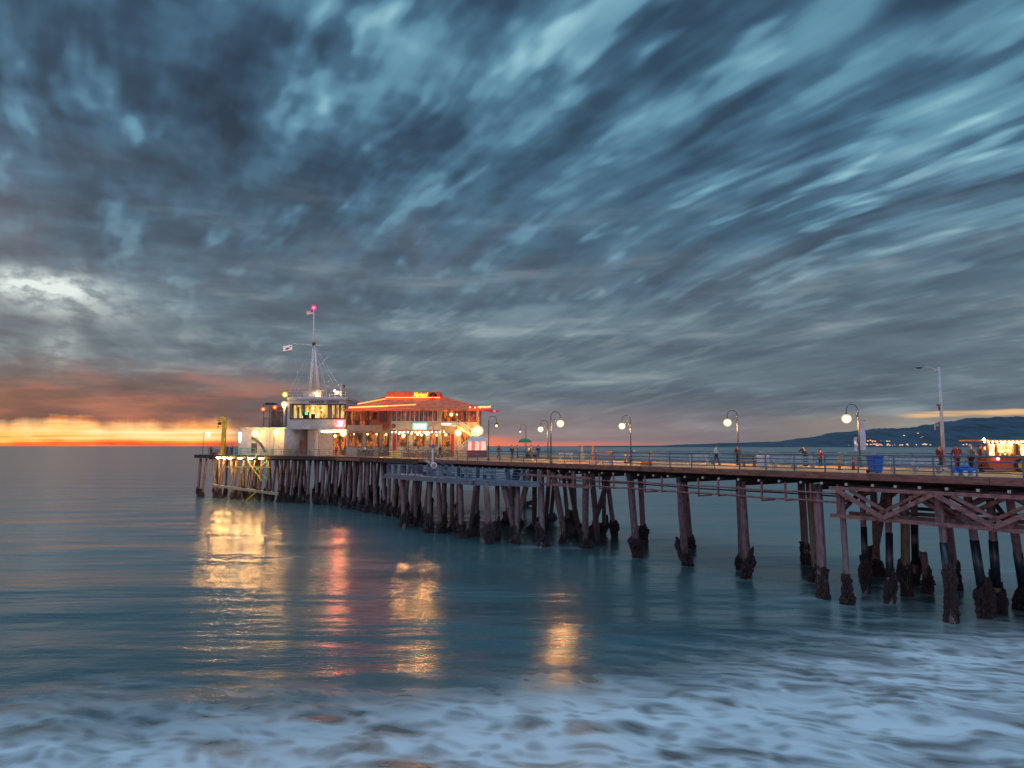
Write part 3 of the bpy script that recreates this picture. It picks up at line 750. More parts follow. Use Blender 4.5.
# pale fender beam hung low across the left piles, and its braces
fa, fb = W(212, 485, 124.6), W(278, 494, 113.4)
b = MB(); b.bar(lo2(fa), lo2(fb), .3, .42); b.build('fender_beam', 'tan', plat)
for (x0, y0, Y0, x1, y1, Y1) in ((226, 467, 122.0, 272, 467, 113.8), (248, 462, 117.4, 262, 481, 114.6), (246, 501, 117.6, 257, 491, 115.8)):
    b = MB(); b.bar(lo2(W(x0, y0, Y0)), lo2(W(x1, y1, Y1)), .16, .2); b.build('brace', 'yellow', plat)

# ------------------------------------------------------------------ low fishing platform
LZ = 6.05
low = thing('fishing_platform', 'low grey timber fishing platform with railings beside the pier', 'platform', PT(50, -2, 0))
def lo3(v): return Vector(v) - low.location
LP = [PT(60.5, -.35), PT(60.5, -4.3), PT(41.2, -4.0), PT(34.9, -.45)]
b = MB(); b.prism([lo3(p).xy for p in LP], LZ - .12, LZ); b.build('deck', 'greydeck', low)
b = MB()
for a, c in ((LP[0], LP[1]), (LP[1], LP[2]), (LP[2], LP[3])):
    a2, c2 = Vector((a.x, a.y, LZ - .27)), Vector((c.x, c.y, LZ - .27)); d = (c2 - a2).normalized() * .13
    n = Vector((d.y, -d.x, 0)).normalized() * .1
    if n.y > 0 and a is not LP[0]: n = -n
    b.bar(lo3(a2 + d + n), lo3(c2 - d + n), .16, .46)
b.build('edge_beam', 'greydeck', low)
b = MB()
for p in (-1.2, -2.4, -3.4): b.bar(lo3(PT(37.5 if p > -2 else 41, p, LZ - .3)), lo3(PT(60.3, p, LZ - .3)), .2, .34)
b.build('stringer', 'dark', low)
rp.seed(3)
for (px, py, hx, m_, r) in ((404, 526, 403, 'pile', .30), (429, 531, 430, 'pile', .30), (441, 531, 438, 'pile', .28), (462, 536, 460, 'pile', .32), (490, 542, 486, 'pile', .33),
                            (470, 533, 476, 'pile', .26), (452, 529, 452, 'pile', .26), (416, 525, 415, 'pile', .28)):
    f_ = foot(px, py); pp = -3.75 if py > 530 else -3.0
    pile(low, lo3(PT(tp(hx, pp, 490), pp, LZ - .3)), lo3(f_), r)
for t in (38, 41.5, 45, 48.5, 52, 55.5, 59):
    pile(low, lo3(PT(t, -1.0, LZ - .3)), lo3(PT(t + rp.uniform(-.8, .8), -1.4, 0)), .27)
f_ = foot(517, 541); pile(low, lo3(PT(39.0, -2.0, LZ - .3)), lo3(f_), .32)

# ------------------------------------------------------------------ railings
def railing(name, label, pts, h=1.07, m='rail', sp=2.1, rails=(1.0, .72, .46, .2), r=.034, group=None, pr=.045):
    o = thing(name, label, 'railing', pts[0], group=group)
    L = [Vector(p) for p in pts]
    for z in rails:
        b = MB(); b.tube([p - L[0] + Vector((0, 0, h * z)) for p in L], r if z < 1 else r * 1.25, 6); b.build('rail', m, o)
    for a, c in zip(L, L[1:]):
        n = max(1, round((c - a).length / sp))
        for k in range(n + (1 if c is L[-1] else 0)):
            q = a.lerp(c, k / n) - L[0]
            b = MB(); b.tube([q, q + Vector((0, 0, h + .04))], pr, 6); b.box(q + Vector((0, 0, .012)), (.16, .16, .022)); b.build('post', m, o)
    return o
railing('railing', 'blue grey steel railing along the near edge of the pier', [PT(T0, .2, DZ + .03), PT(59.5, .2, DZ + .03)])
railing('railing', 'blue grey steel railing along the far edge of the pier', [PT(T0, PW - .2, DZ + .03), PT(58, PW - .2, DZ + .03)], sp=2.6)
railing('railing', 'grey railing along the pier head in front of the restaurant', [PT(60.3, .2, DZ), PT(88.6, .25, DZ)], m='railgrey', sp=2.4)
e = lambda s, o=.25: Vector((EC.x + ev.x * s + EN.x * o, EC.y + ev.y * s + EN.y * o, DZ))
railing('railing', 'grey railing along the pier head in front of the office', [e(.6), e(14.8)], m='railgrey', sp=2.4)
railing('railing', 'green railing lit by floodlights at the corner of the office', [e(14.9), e(18.0)], m='railgreen', sp=1.8, r=.045, pr=.05)
railing('railing', 'dark railing around the outer end of the pier head', [e(24.5), e(33.2), Vector((EL.x + EN.x * 12, EL.y + EN.y * 12, DZ))], m='rail', sp=2.4)
railing('railing', 'blue grey railing around the low fishing platform', [LP[0] + Vector((0, 0, LZ)) + Vector(NV.to_3d()) * -.2, LP[1] + Vector((0, 0, LZ)) + Vector(NV.to_3d()) * .25, LP[2] + Vector((0, 0, LZ)) + Vector(NV.to_3d()) * .25, PT(36.8, -1.0, LZ)], sp=1.8)
railing('railing', 'second railing standing at the back of the low fishing platform', [PT(60, -.6, LZ), PT(38, -.6, LZ)], sp=2.2, h=1.0)
# green boat landing frame hung off the corner
bl = thing('boat_landing', 'pale green floodlit landing frame at the corner of the pier head', 'landing', e(19, -.6))
o_ = bl.location
for s0, s1, z0, z1 in ((18.3, 24.3, 1.25, 1.25), (18.3, 24.3, .65, .65), (18.3, 24.3, .1, .1)):
    b = MB(); b.bar(e(s0, -.6) - o_ + Vector((0, 0, z0)), e(s1, -.6) - o_ + Vector((0, 0, z1)), .11, .13); b.build('rail', 'railgreen', bl)
for s0 in (18.3, 20.3, 22.3, 24.3):
    b = MB(); q = e(s0, -.6) - o_; b.bar(q + Vector((0, 0, -.4)), q + Vector((0, 0, 1.3)), .12, .12); b.build('post', 'railgreen', bl)
b = MB(); b.bar(e(24.3, -.6) - o_, e(24.3, .4) - o_, .12, .12); b.bar(e(18.3, -.6) - o_, e(18.3, .4) - o_, .12, .12); b.build('bracket', 'railgreen', bl)
for (x0, y0, x1, y1) in ((247, 460, 263, 482), (270, 458, 254, 472), (254, 466, 269, 481)):
    b = MB(); b.bar(W(x0, y0, e(21).y - 1.3) - o_, W(x1, y1, e(20).y - 1.3) - o_, .1, .12); b.build('brace', 'railgreen', bl)
b = MB(); q = W(267, 458, e(18.3).y - 1.2) - o_; b.bar(q + Vector((0, 0, -2.6)), q, .14, .14); b.build('ladder_post', 'railgreen', bl)

# white water curling round the feet of the nearer piles, trailing off with the backwash
at_ = SEA_ME.attributes.new('wash', 'FLOAT', 'POINT')
near_ = [f for f in FEET if f.y < 66]
for i, v in enumerate(SEA_ME.vertices):
    x, y = v.co.x, v.co.y
    if 30 < y < 70 and -12 < x < 45:
        w_ = 0.0
        for f in near_:
            dx, dy = x - f.x, y - f.y
            if abs(dx) < 5 and abs(dy) < 3:
                dx2 = dx / (2.2 if dx < 0 else 0.9); w_ = max(w_, math.exp(-(dx2 * dx2 + (dy / 0.75) ** 2)))
        at_.data[i].value = w_
# ------------------------------------------------------------------ lamp posts
def make_lamp(hgt=4.95, lit='lampstreet', gr=.26):
    t = thing('street_lamp', 'lamp', 'street lamp')
    b = MB(); b.lathe((0, 0, 0), [(.17, 0), (.17, .12), (.12, .2), (.11, .75), (.075, .85)], 12); b.build('base', 'lamppost', t, True)
    b = MB(); b.tube([(0, 0, .8), (0, 0, hgt - .62)], [.07, .05], 10); b.build('pole', 'lamppost', t, True)
    b = MB(); R_ = .46
    b.tube([(0, 0, hgt - .63)] + [(-R_ + R_ * math.cos(a), 0, hgt - .46 + .46 * math.sin(a)) for a in [math.pi * k / 14 for k in range(15)]] + [(-2 * R_, 0, hgt - .72)], .035, 8)
    b.tube([(0, 0, hgt - 1.15), (-.22, 0, hgt - .80), (-.42, 0, hgt - .72), (-.48, 0, hgt - .88)], .018, 6)
    b.build('gooseneck', 'lamppost', t, True)
    b = MB(); b.lathe((-2 * R_, 0, hgt - .98), [(.26, 0), (.24, .06), (.13, .16), (.06, .26), (.05, .3)], 14); b.build('lamp_shade', 'lamppost', t, True)
    if lit in HALO:
        b = MB(); b.ball((-2 * R_, 0, hgt - 1.14), .38, 3); g = b.build('glow_globe', HALO[lit], t, True)  # glow shell round the bulb, added for bloom
        b = MB(); b.ball((-2 * R_, 0, hgt - 1.14), .185, 3); b.build('bulb', lit, g, True)
    else:
        b = MB(); b.ball((-2 * R_, 0, hgt - 1.12), gr, 3, (1, 1, 1.05)); b.build('glow_globe', lit, t, True)
    return t
def far_p(px, p): return PT(tp(px, p), p, DZ)
lampA = make_lamp(gr=.30); lampB = make_lamp(5.1, 'lampdim', gr=.13)
G = 'gooseneck lamps along the pier'
lampA.location = far_p(631, 13.2); lampA['label'] = 'lit gooseneck lamp standing just left of a red bollard, third along the pier from the headland'
lampA['label'] = 'lit gooseneck lamp with orange and red bollards at its foot'; lampA['group'] = G
l735 = dup(lampA, far_p(738.5, 13.2), 0, 'lit gooseneck lamp with a person standing at its foot')
l858 = dup(lampA, far_p(860, 13.2), 0, 'lit gooseneck lamp with lavender banners hanging from its post')
l551 = dup(lampA, far_p(551, .9), R(180 - 8), 'tall lit gooseneck lamp on the near edge above the low platform, arm to the right')
q = W(548, 455, 84); l548 = dup(lampA, Vector((q.x, 84, DZ)), R(0), 'lit gooseneck lamp behind another lit one, arm to the left', sc=.97)
q = W(488.5, 455, 79); lampB.location = (q.x, 79, DZ); lampB.rotation_euler.z = R(180); lampB['label'] = 'dim gooseneck lamp beside the pink lit kiosk, arm to the right'; lampB['group'] = G
q = W(526, 455, 111); dup(lampB, Vector((q.x, 111, DZ)), 0, 'dim gooseneck lamp right of the green parasol, arm to the left')
for px, Y, lab, sc in ((408.5, 98, 'small lit gooseneck lamp in front of the restaurant, left of the green sign', .82), (433.5, 83.5, 'small lit gooseneck lamp in front of the restaurant, right of the green sign', .84)):
    q = W(px, 455, Y); dup(lampA, Vector((q.x, Y, DZ)), 0, lab, sc=sc)
for (x0, z0, w_, h_, rot) in ((.36, 1.3, .50, 2.35, -.03), (-.27, 1.25, .26, 1.1, .0)):
    b = MB(); n = 8
    for k in range(n):
        za = z0 + h_ * k / n; zc = z0 + h_ * (k + 1) / n
        ya = .04 * math.sin(k * 1.3); yc = .04 * math.sin((k + 1) * 1.3)
        b.poly([(x0 - w_ / 2 + rot * za, ya, za), (x0 + w_ / 2 + rot * za, ya + .03, za), (x0 + w_ / 2 + rot * zc, yc + .03, zc), (x0 - w_ / 2 + rot * zc, yc, zc)])
    bmesh.ops.remove_doubles(b.bm, verts=b.bm.verts, dist=1e-4)
    b.build('banner', 'banner', l858)
for z in (1.3, 3.66):
    b = MB(); b.tube([(-.1, .02, z), (.62, .02, z)], .02, 6); b.build('banner_arm', 'lamppost', l858)
# tall cobra-head mast
q = far_p(944, 13.0); t = thing('street_light', 'tall pale cobra head light pole, unlit, rising above the hills', 'street light', q)
b = MB(); b.lathe((0, 0, 0), [(.22, 0), (.22, .05), (.14, .12)], 12); b.build('base', 'palepost', t)
b = MB(); b.tube([(0, 0, .1), (0, 0, 7.35)], [.135, .085], 12); b.build('pole', 'palepost', t, True)
b = MB(); b.tube([(0, 0, 6.95), (-.25, 0, 7.18), (-.7, 0, 7.34), (-1.15, 0, 7.36)], [.05, .045, .04, .035], 8); b.build('arm', 'palepost', t, True)
b = MB(); b.ball((-1.42, 0, 7.37), .30, 2, (1.15, .45, .30)); b.build('lamp_head', 'steel', t, True)
b = MB(); b.ball((-1.45, 0, 7.30), .2, 2, (1.1, .6, .35)); b.build('lens', 'glassdark', t, True)
b = MB(); b.box((-.16, 0, 4.6), (.22, .16, .12)); b.box((-.12, 0, 4.35), (.08, .12, .3)); b.build('sensor', 'black', t)
b = MB(); b.tube([(-.1, 0, 3.3), (-.5, 0, 3.3)], .02, 6); b.tube([(-.5, 0, 3.3), (-.5, 0, 2.8)], .03, 6); b.ball((-.32, 0, 3.12), .12, 1); b.build('camera', 'steel', t)

# ------------------------------------------------------------------ building helpers
def bpx(mb, par, x0, x1, y0, y1, Y, dep, bev=0.0):
    a, c = W(x0, y1, Y), W(x1, y0, Y)
    cx, cz = (a.x + c.x) / 2, (a.z + c.z) / 2
    mb.box(Vector((cx, Y + dep / 2, cz)) - par.location, (abs(c.x - a.x), dep, abs(c.z - a.z)), None, bev); return mb
def part(par, name, m, x0, x1, y0, y1, Y, dep, bev=0.0, parent=None):
    b = MB(); bpx(b, par, x0, x1, y0, y1, Y, dep, bev); return b.build(name, m, parent or par)
def window(par, x0, x1, y0, y1, Y, n, room, frame='window_dark', fw=.35, rows=1, bar=.18):
    """pane set back in a frame with real glazing bars standing proud"""
    w = part(par, 'window', room, x0, x1, y0, y1, Y - .03, .03)
    b = MB()
    bpx(b, par, x0 - fw, x1 + fw, y0 - fw, y0, Y - .16, .15); bpx(b, par, x0 - fw, x1 + fw, y1, y1 + fw, Y - .16, .15)
    bpx(b, par, x0 - fw, x0, y0, y1, Y - .16, .15); bpx(b, par, x1, x1 + fw, y0, y1, Y - .16, .15)
    for k in range(1, n):
        xm = x0 + (x1 - x0) * k / n; bpx(b, par, xm - bar, xm + bar, y0, y1, Y - .13, .1)
    for k in range(1, rows):
        ym = y0 + (y1 - y0) * k / rows; bpx(b, par, x0, x1, ym - .15, ym + .15, Y - .11, .07)
    b.build('frame', frame, w)
    return w
def ball(par, name, px, py, Y, r, m, parent=None):
    b = MB(); b.ball(W(px, py, Y) - par.location, r * (.62 if m in HALO else 1), 3 if r > .2 else 2); o = b.build(name, m, parent or par, True)
    if m in HALO and r > .15 and not parent: b = MB(); b.ball(W(px, py, Y) - par.location, r * 1.5, 3); b.build('glow_globe', HALO[m], o, True)
    elif m in HALO and r > .3: b = MB(); b.ball(W(px, py, Y) - par.location, r * 1.5, 3); b.build('glow_globe', HALO[m], parent, True)
    return o
def wall_lamp(par, px, py, Y, r, m, wallY, name='wall_lamp'):
    """bulb in an added glow shell on a short bracket back to the wall"""
    p = W(px, py, Y) - par.location
    b = MB(); b.tube([p + Vector((0, wallY - Y, .12)), p + Vector((0, .1, .3)), p + Vector((0, 0, r))], .03, 6); o = b.build(name, 'black', par)
    g = MB(); g.ball(p, r * .62, 3); g.build('bulb', m, o, True)
    g = MB(); g.ball(p, r * 1.45, 3); g.build('glow_globe', HALO[m], o, True)
    return o

# ------------------------------------------------------------------ harbour office
off = thing('harbor_office', 'cream harbor office with lit upper window band and a signal mast on its roof', 'office building', (WX(292, 119), 119, DZ))
zdeck = lambda Y: HOR + (CAMZ - DZ) * F / Y
# lower left wing
part(off, 'wall', 'stuccowhite', 238, 286.5, 429.3, zdeck(123.4), 123.4, 9)
part(off, 'parapet', 'officewall', 237.2, 287, 427.4, 429.4, 123.2, 9.4)
b = MB(); n = 14; ring = []
c0 = W(295.5, 440, 121.0); rr = abs(WX(308, 119) - WX(284, 119)) / 2
b.lathe(Vector((c0.x, 121.2, 0)) - Vector((off.location.x, off.location.y, 0)) - Vector((0, 0, off.location.z)) + Vector((0, 0, 0)), [(rr, DZ + .0), (rr, WZ(428.4, 118.8))], 28)
b.build('round_wall', 'pinkwall' if False else 'officewall', off, True)
part(off, 'wall', 'stuccowhite', 307.2, 333, 429, zdeck(119.6), 119.6, 6)
part(off, 'door', 'wood', 301, 305.5, 441, zdeck(118.2), 118.62, .12)
part(off, 'door_frame', 'beam', 299.2, 301, 440.2, zdeck(118.2), 118.35, .35); part(off, 'door_frame', 'beam', 305.5, 306.8, 428.6, zdeck(118.2), 118.35, .35)
part(off, 'door_frame', 'beam', 301, 305.5, 440.2, 441.0, 118.4, .3)
part(off, 'column', 'officewall', 315, 318.2, 428.5, zdeck(117.4), 117.4, .7)
part(off, 'pipe', 'officewall', 267, 269.3, 430, zdeck(123.1), 123.1, .28); part(off, 'pipe', 'railgreen', 273.2, 274.4, 427, 455, 122.9, .2)
# curved dark arch on the wing
b = MB(); b.tube([W(252 + 13 * (k / 8) , 452 - 14 * math.sin(math.pi / 2 * (1 - k / 8)) ** .8 , 123.2) - off.location for k in range(9)], .22, 6); b.build('duct', 'lamppost', off)
part(off, 'vent', 'lamppost', 251, 257, 443, 453, 123.28, .12)
part(off, 'light_panel', glow('white_strip', (1, .9, .7, 1), 6), 238.6, 240.8, 432.5, 442, 123.3, .1)
# upper bridge: walls round a real opening, so the room behind the glass is seen
uy = 116.8
part(off, 'upper_wall', 'officewall', 287.5, 345.8, 399.2, 404.6, uy, 9)
part(off, 'upper_wall', 'officewall', 287.5, 345.8, 418.8, 429.2, uy, 9)
part(off, 'upper_wall', 'officewall', 287.5, 290.2, 404.6, 418.8, uy, 9); part(off, 'upper_wall', 'officewall', 344.9, 345.8, 404.6, 418.8, uy, 9)
w = part(off, 'window', 'room_yellow', 290.2, 344.9, 404.6, 418.8, uy + 2.2, .1)
b = MB()
for (a, c_, d, e_) in ((289.6, 345.4, 403.9, 404.9), (289.6, 345.4, 418.1, 419.2), (289.6, 290.8, 404.9, 418.1), (344.2, 345.4, 404.9, 418.1)): bpx(b, off, a, c_, d, e_, uy - .12, .2)
for xm in (296, 299.6, 301.4, 306.3, 309, 317, 326.6, 333.4, 337.5): bpx(b, off, xm - .3, xm + .3, 404.85, 418.15, uy - .03, .1)
b.build('frame', 'window_dark', w)
for (a, c_, d, e_, m_) in ((290.9, 293.5, 404.9, 418.1, 'tan'), (297, 299, 407, 418.1, 'black'), (302, 305.6, 404.9, 416, 'tan'), (303, 309, 412, 418.1, 'black'), (311, 315, 414, 418.1, 'black'), (327.2, 332.4, 404.9, 418.1, 'tan'), (334.2, 336.6, 404.9, 418.1, 'tan'), (338.6, 341, 405, 418.1, 'tan')):
    part(off, 'blind' if m_ == 'tan' else 'desk', m_, a, c_, d, e_, uy + 1.0, .08, parent=w)
part(off, 'monitor', glow('green_screen', (.1, 1, .3, 1), 2.5), 305, 307.5, 412.5, 414.5, uy + .8, .1, parent=w)
ball(off, 'ceiling_lamp', 313, 408, uy + 1.4, .16, 'lampsoft', w); ball(off, 'ceiling_lamp', 322, 410, uy + 1.4, .14, 'lampsoft', w); ball(off, 'ceiling_lamp', 329.5, 408.5, uy + 1.4, .12, 'lampsoft', w)
part(off, 'roof_slab', 'stuccowhite', 286.8, 346.4, 396.9, 399.2, uy - .3, 9.8)
text_mesh('sign_lettering', 'HARBOR  OFFICE', .62, 'window_dark', off, W(324, 402.0, uy - .03) - off.location, extrude=.02, space=1.08, bold=.012)
# roof house and roof railing
part(off, 'roof_house', 'officewall', 303.5, 321.5, 390.5, 396.9, uy + 2, 4)
part(off, 'roof_house_cap', 'tan', 302.8, 324.5, 389.2, 390.5, uy + 1.7, 4.6)
b = MB()
for y_ in (391.8, 394.4):
    b.tube([W(287.5, y_, uy + .1) - off.location, W(345.6, y_, uy + .1) - off.location], .035, 6)
for k in range(12): x_ = 287.5 + 58.1 * k / 11; b.tube([W(x_, 391.6, uy + .1) - off.location, W(x_, 397, uy + .1) - off.location], .035, 6)
b.build('roof_railing', 'palepost', off)
for (x_, ya, Y_) in ((341, 384.5, 119), (326.5, 386, 119.5), (329, 381, 121), (344, 386, 118), (298, 386, 120)):
    b = MB(); b.tube([W(x_, 397, Y_) - off.location, W(x_, ya, Y_) - off.location], .07, 6); b.ball(W(x_, ya, Y_) - off.location, .22, 2, (1, 1, .8)); b.build('antenna', 'palepost' if x_ != 344 else 'black', off)
ball(off, 'roof_lamp', 337.5, 392.5, 116.6, .26, 'lampwhite'); ball(off, 'roof_lamp', 334.5, 390.6, 117.2, .14, 'lampwhite'); ball(off, 'roof_lamp', 316.5, 394.4, 118.4, .14, 'lampwhite')
b = MB(); b.tube([W(289, 397, uy) - off.location, W(287.5, 394, uy - .5) - off.location, W(285.6, 393.2, uy - .8) - off.location], .05, 6); fl = b.build('flood_lamp', 'black', off)
ball(off, 'bulb', 284.9, 394.6, uy - .9, .36, 'lampyellow', fl)
b = MB(); b.tube([W(284.5, 426, uy + .3) - off.location, W(284.3, 405, uy + .3) - off.location], .2, 8); pl_ = b.build('lamp_pillar', 'officewall', off, True)
ball(off, 'bulb', 284.3, 404.3, uy, .38, 'lampwarm', pl_)
# dark lattice tower with two red lamps on the wing roof
b = MB()
for x_ in (263.5, 269.5, 275.8, 282): b.tube([W(x_, 427.5, 125) - off.location, W(x_, 405, 125) - off.location], .1, 6); b.tube([W(x_, 427.5, 129) - off.location, W(x_, 405, 129) - off.location], .1, 6)
for y_ in (405, 411, 418): b.tube([W(263.5, y_, 125) - off.location, W(282, y_, 125) - off.location], .09, 6)
for k in range(9): x_ = 263.5 + k * 2.6; b.tube([W(x_, 427.5, 124.4) - off.location, W(x_, 419.5, 124.4) - off.location], .05, 5)
b.tube([W(263, 419.5, 124.4) - off.location, W(285, 419.5, 124.4) - off.location], .06, 5)
for x_ in (263.5, 282): b.tube([W(x_, 419.4, 124.3) - off.location, W(x_, 419.4, 129) - off.location], .06, 5)
b.build('lattice_frame', 'lamppost', off)
part(off, 'machine_housing', 'lamppost', 270, 283, 407, 427.4, 126, 2.5, .1)
part(off, 'hood', 'black', 264.5, 273, 402.6, 404.4, 125, 2.5, .15)
wall_lamp(off, 263.2, 409.2, 124, .34, 'lampred', 125, 'red_lamp'); wall_lamp(off, 274.8, 407.4, 124, .34, 'lampred', 125, 'red_lamp')
wall_lamp(off, 255.6, 433.2, 121.3, .50, 'lampwarm', 123.4); wall_lamp(off, 276.7, 432.0, 121.5, .50, 'lampwarm', 123.4)
# glowing red sign with a pale square cross
s_ = part(off, 'sign', 'signred', 337, 343.4, 420, 426.8, uy - .1, .09)
b = MB(); bpx(b, off, 338.6, 341.8, 421.6, 425.2, uy - .14, .03); b.build('sign_symbol', glow('sign_white', (1, .82, .78, 1), 11), s_)
# porch at the right, lit bar beyond
part(off, 'porch_roof', 'officewall', 318, 347, 429.2, 431, 116.4, 5)
for k in range(9): ball(off, 'porch_bulb', 322 + k * 2.6, 431.6 + (k % 2) * .3, 116.2, .10, 'bulb')
ball(off, 'porch_lamp', 335.2, 436, 117.4, .30, 'lampsoft')
wall_lamp(off, 343.3, 433.2, 115.4, .46, 'lampwarm', 116.4)
part(off, 'porch_back', 'room_bar', 333.2, 346, 434, zdeck(120.5), 120.5, .15)

# mast
mast = thing('signal_mast', 'white tripod signal mast with yardarm, stays and red beacon on the office roof', 'mast', W(314.5, 389.2, 120))
def lm(px, py, Y): return W(px, py, Y) - mast.location
for (px, Y) in ((310.3, 119.4), (318.6, 119.4), (315.5, 121.6)):
    b = MB(); b.tube([lm(px, 389.2, Y), lm(314 + (px - 314.5) * .12, 344, 120.2)], [.30, .14], 8); b.build('mast_leg', 'white', mast, True)
b = MB(); b.tube([lm(314, 347, 120), lm(313.8, 326, 120), lm(313.7, 309.5, 120)], [.17, .13, .08], 8); b.build('pole', 'white', mast, True)
b = MB()
for k in range(9):
    y_ = 386 - k * 4.6; f_ = (389.2 - y_) / 45.2
    b.tube([lm(316.6 - 1.2 * f_, y_, 119.2), lm(319.2 - 4.4 * f_, y_, 119.2)], .04, 5)
b.build('ladder', 'palepost', mast)
b = MB(); b.tube([lm(292.5, 343.6, 120), lm(313.8, 345.2, 120), lm(329, 345.2, 120)], [.04, .09, .04], 8); b.build('yardarm', 'white', mast, True)
b = MB(); b.tube([lm(318, 368, 119.6), lm(328.5, 356, 119)], .05, 6); b.build('gaff', 'white', mast)
b = MB(); b.lathe(lm(313.9, 344.2, 120), [(.3, -.25), (.34, 0), (.3, .3)], 10); b.build('masthead', 'lamppost', mast)
b = MB()
for (y_, w_) in ((315, 8), (320.5, 7), (330, 6)): b.tube([lm(313.8 - w_ * .6, y_, 120), lm(313.8 + w_ * .7, y_ - .5, 120)], .02, 5)
b.build('spreader', 'palepost', mast)
for (a, c_) in (((315, 346), (338.5, 385.5)), ((315.4, 349), (333.5, 384)), ((316, 352), (326.5, 390)), ((312.5, 346), (289.5, 391)), ((313, 350), (294, 392)), ((293, 344), (300, 390)), ((313, 350), (306.5, 389))):
    b = MB(); b.tube([lm(a[0], a[1], 120), lm(c_[0], c_[1], 118.5)], .075 if a[0] > 314 else .03, 5); b.build('stay', 'palepost', mast)
ball(mast, 'beacon', 313.7, 307.6, 120, .36, 'beacon')
# flags: ripple in a light wind, blown to the left
def flag(name, label, px, py, Y, wd, ht, cell, nx=24, ny=16, droop=.18):
    p = W(px, py, Y); o = thing(name, label, 'flag', p)
    bm = bmesh.new(); mats = []; g = []
    for j in range(ny + 1):
        g.append([bm.verts.new((-wd * i / nx, .10 * math.sin(i * .55 + j * .12) * i / nx, -ht * j / ny - droop * wd * (i / nx) - .03 * math.sin(i * .5))) for i in range(nx + 1)])
    me = bpy.data.meshes.new('cloth')
    for j in range(ny):
        for i in range(nx):
            f = bm.faces.new((g[j][i], g[j][i + 1], g[j + 1][i + 1], g[j + 1][i]))
            mk = cell((i + .5) / nx, (j + .5) / ny)
            if mk not in mats: mats.append(mk)
            f.material_index = mats.index(mk); f.smooth = True
    bm.to_mesh(me); bm.free()
    for mk in mats: me.materials.append(M[mk])
    link('cloth', me, o)
    b = MB(); b.tube([(0, 0, .12), (0, 0, -ht - .1)], .02, 6); b.build('halyard', 'palepost', o)
def cal(u, v):
    if v > .82: return 'flagred'
    if (u - .18) ** 2 + ((v - .2) * .66) ** 2 < .006: return 'flagred'
    # walking bear: body, head, legs
    if ((u - .52) / .20) ** 2 + ((v - .45) / .13) ** 2 < 1 or ((u - .30) / .07) ** 2 + ((v - .47) / .09) ** 2 < 1: return 'wood'
    if .36 < u < .70 and .5 < v < .66 and (int((u - .36) / .068) % 2 == 0): return 'wood'
    if .28 < u < .76 and .66 < v < .69: return 'plant'
    return 'flagwhite'
flag('flag', 'white flag with a brown bear and red lower stripe on the yardarm', 292.3, 344.6, 119.9, 1.65, 1.15, cal)
flag('flag', 'small striped red and white flag with dark canton near the masthead', 313.4, 310.2, 119.9, 1.2, .62,
     lambda u, v: 'blue' if (u < .42 and v < .54) else ('flagred' if int(v * 13) % 2 == 0 else 'flagwhite'), 20, 13)

# yellow davit crane on the outer end
Yc = 125.0; q = W(222.8, zdeck(Yc), Yc); t = thing('davit_crane', 'yellow davit crane with hooked top at the outer end of the pier head', 'crane', (q.x, Yc, DZ))
b = MB(); b.lathe((0, 0, 0), [(.7, 0), (.7, .25), (.42, .4)], 12); b.build('base', 'yellow', t)
b = MB(); b.tube([(0, 0, .3), (.05, 0, 4.2), (.1, 0, 5.7)], [.44, .40, .38], 12); b.build('column', 'yellow', t, True)
b = MB(); b.tube([(.1, 0, 5.6), (.1, 0, 6.3), (-.25, 0, 6.75), (-.75, 0, 6.7), (-1.05, 0, 6.2)], [.38, .38, .34, .28, .2], 10); b.build('boom', 'yellow', t, True)
b = MB(); b.box((-.75, 0, 5.75), (.4, .3, .5)); b.tube([(-1.05, 0, 5.9), (-1.05, 0, 5.2)], .04, 6); b.ball((-1.05, 0, 5.1), .14, 2); b.build('hoist', 'black', t)
# small lamp on a thin post at the left end
q = W(201.8, zdeck(127), 127); t = thing('lamp_post', 'thin lamp post with a bright bulb at the far left end of the pier head', 'lamp post', (WX(201.5, 128.5), 128.5, DZ))
t.location = (EL.x + 1.0, EL.y + .8, DZ); t.rotation_euler.z = 0
b = MB(); b.tube([(0, 0, 0), (0, 0, 4.2)], .06, 8); b.build('pole', 'lamppost', t)
b = MB(); b.tube([(0, 0, 4.1), (.5, 0, 4.2), (.8, 0, 4.1)], .04, 6); b.build('arm', 'lamppost', t)
b = MB(); b.ball((.85, 0, 3.85), .24, 3); bb = b.build('bulb', 'lampwarm', t, True); b = MB(); b.ball((.85, 0, 3.85), .55, 3); b.build('glow_globe', HALO['lampwarm'], bb, True)
# floodlights under the deck edge
for px in (219, 225, 230.5, 240.5, 251, 261.5):
    best = min(((abs(WX(px, e(s, -.45).y) - e(s, -.45).x), s) for s in [k * .1 for k in range(100, 336)]))[1]
    q = e(best, -.50); q.z = DZ - .40
    b = MB(); b.lathe(q - plat.location, [(.30, 0), (.26, .1), (.12, .2), (.1, .3)], 12); fo = b.build('floodlight', 'lamppost', plat)
    b = MB(); b.ball(q - plat.location + Vector((0, -.02, -.07)), .30, 2, (1.1, 1, .55)); b.build('bulb', 'flood', fo, True)
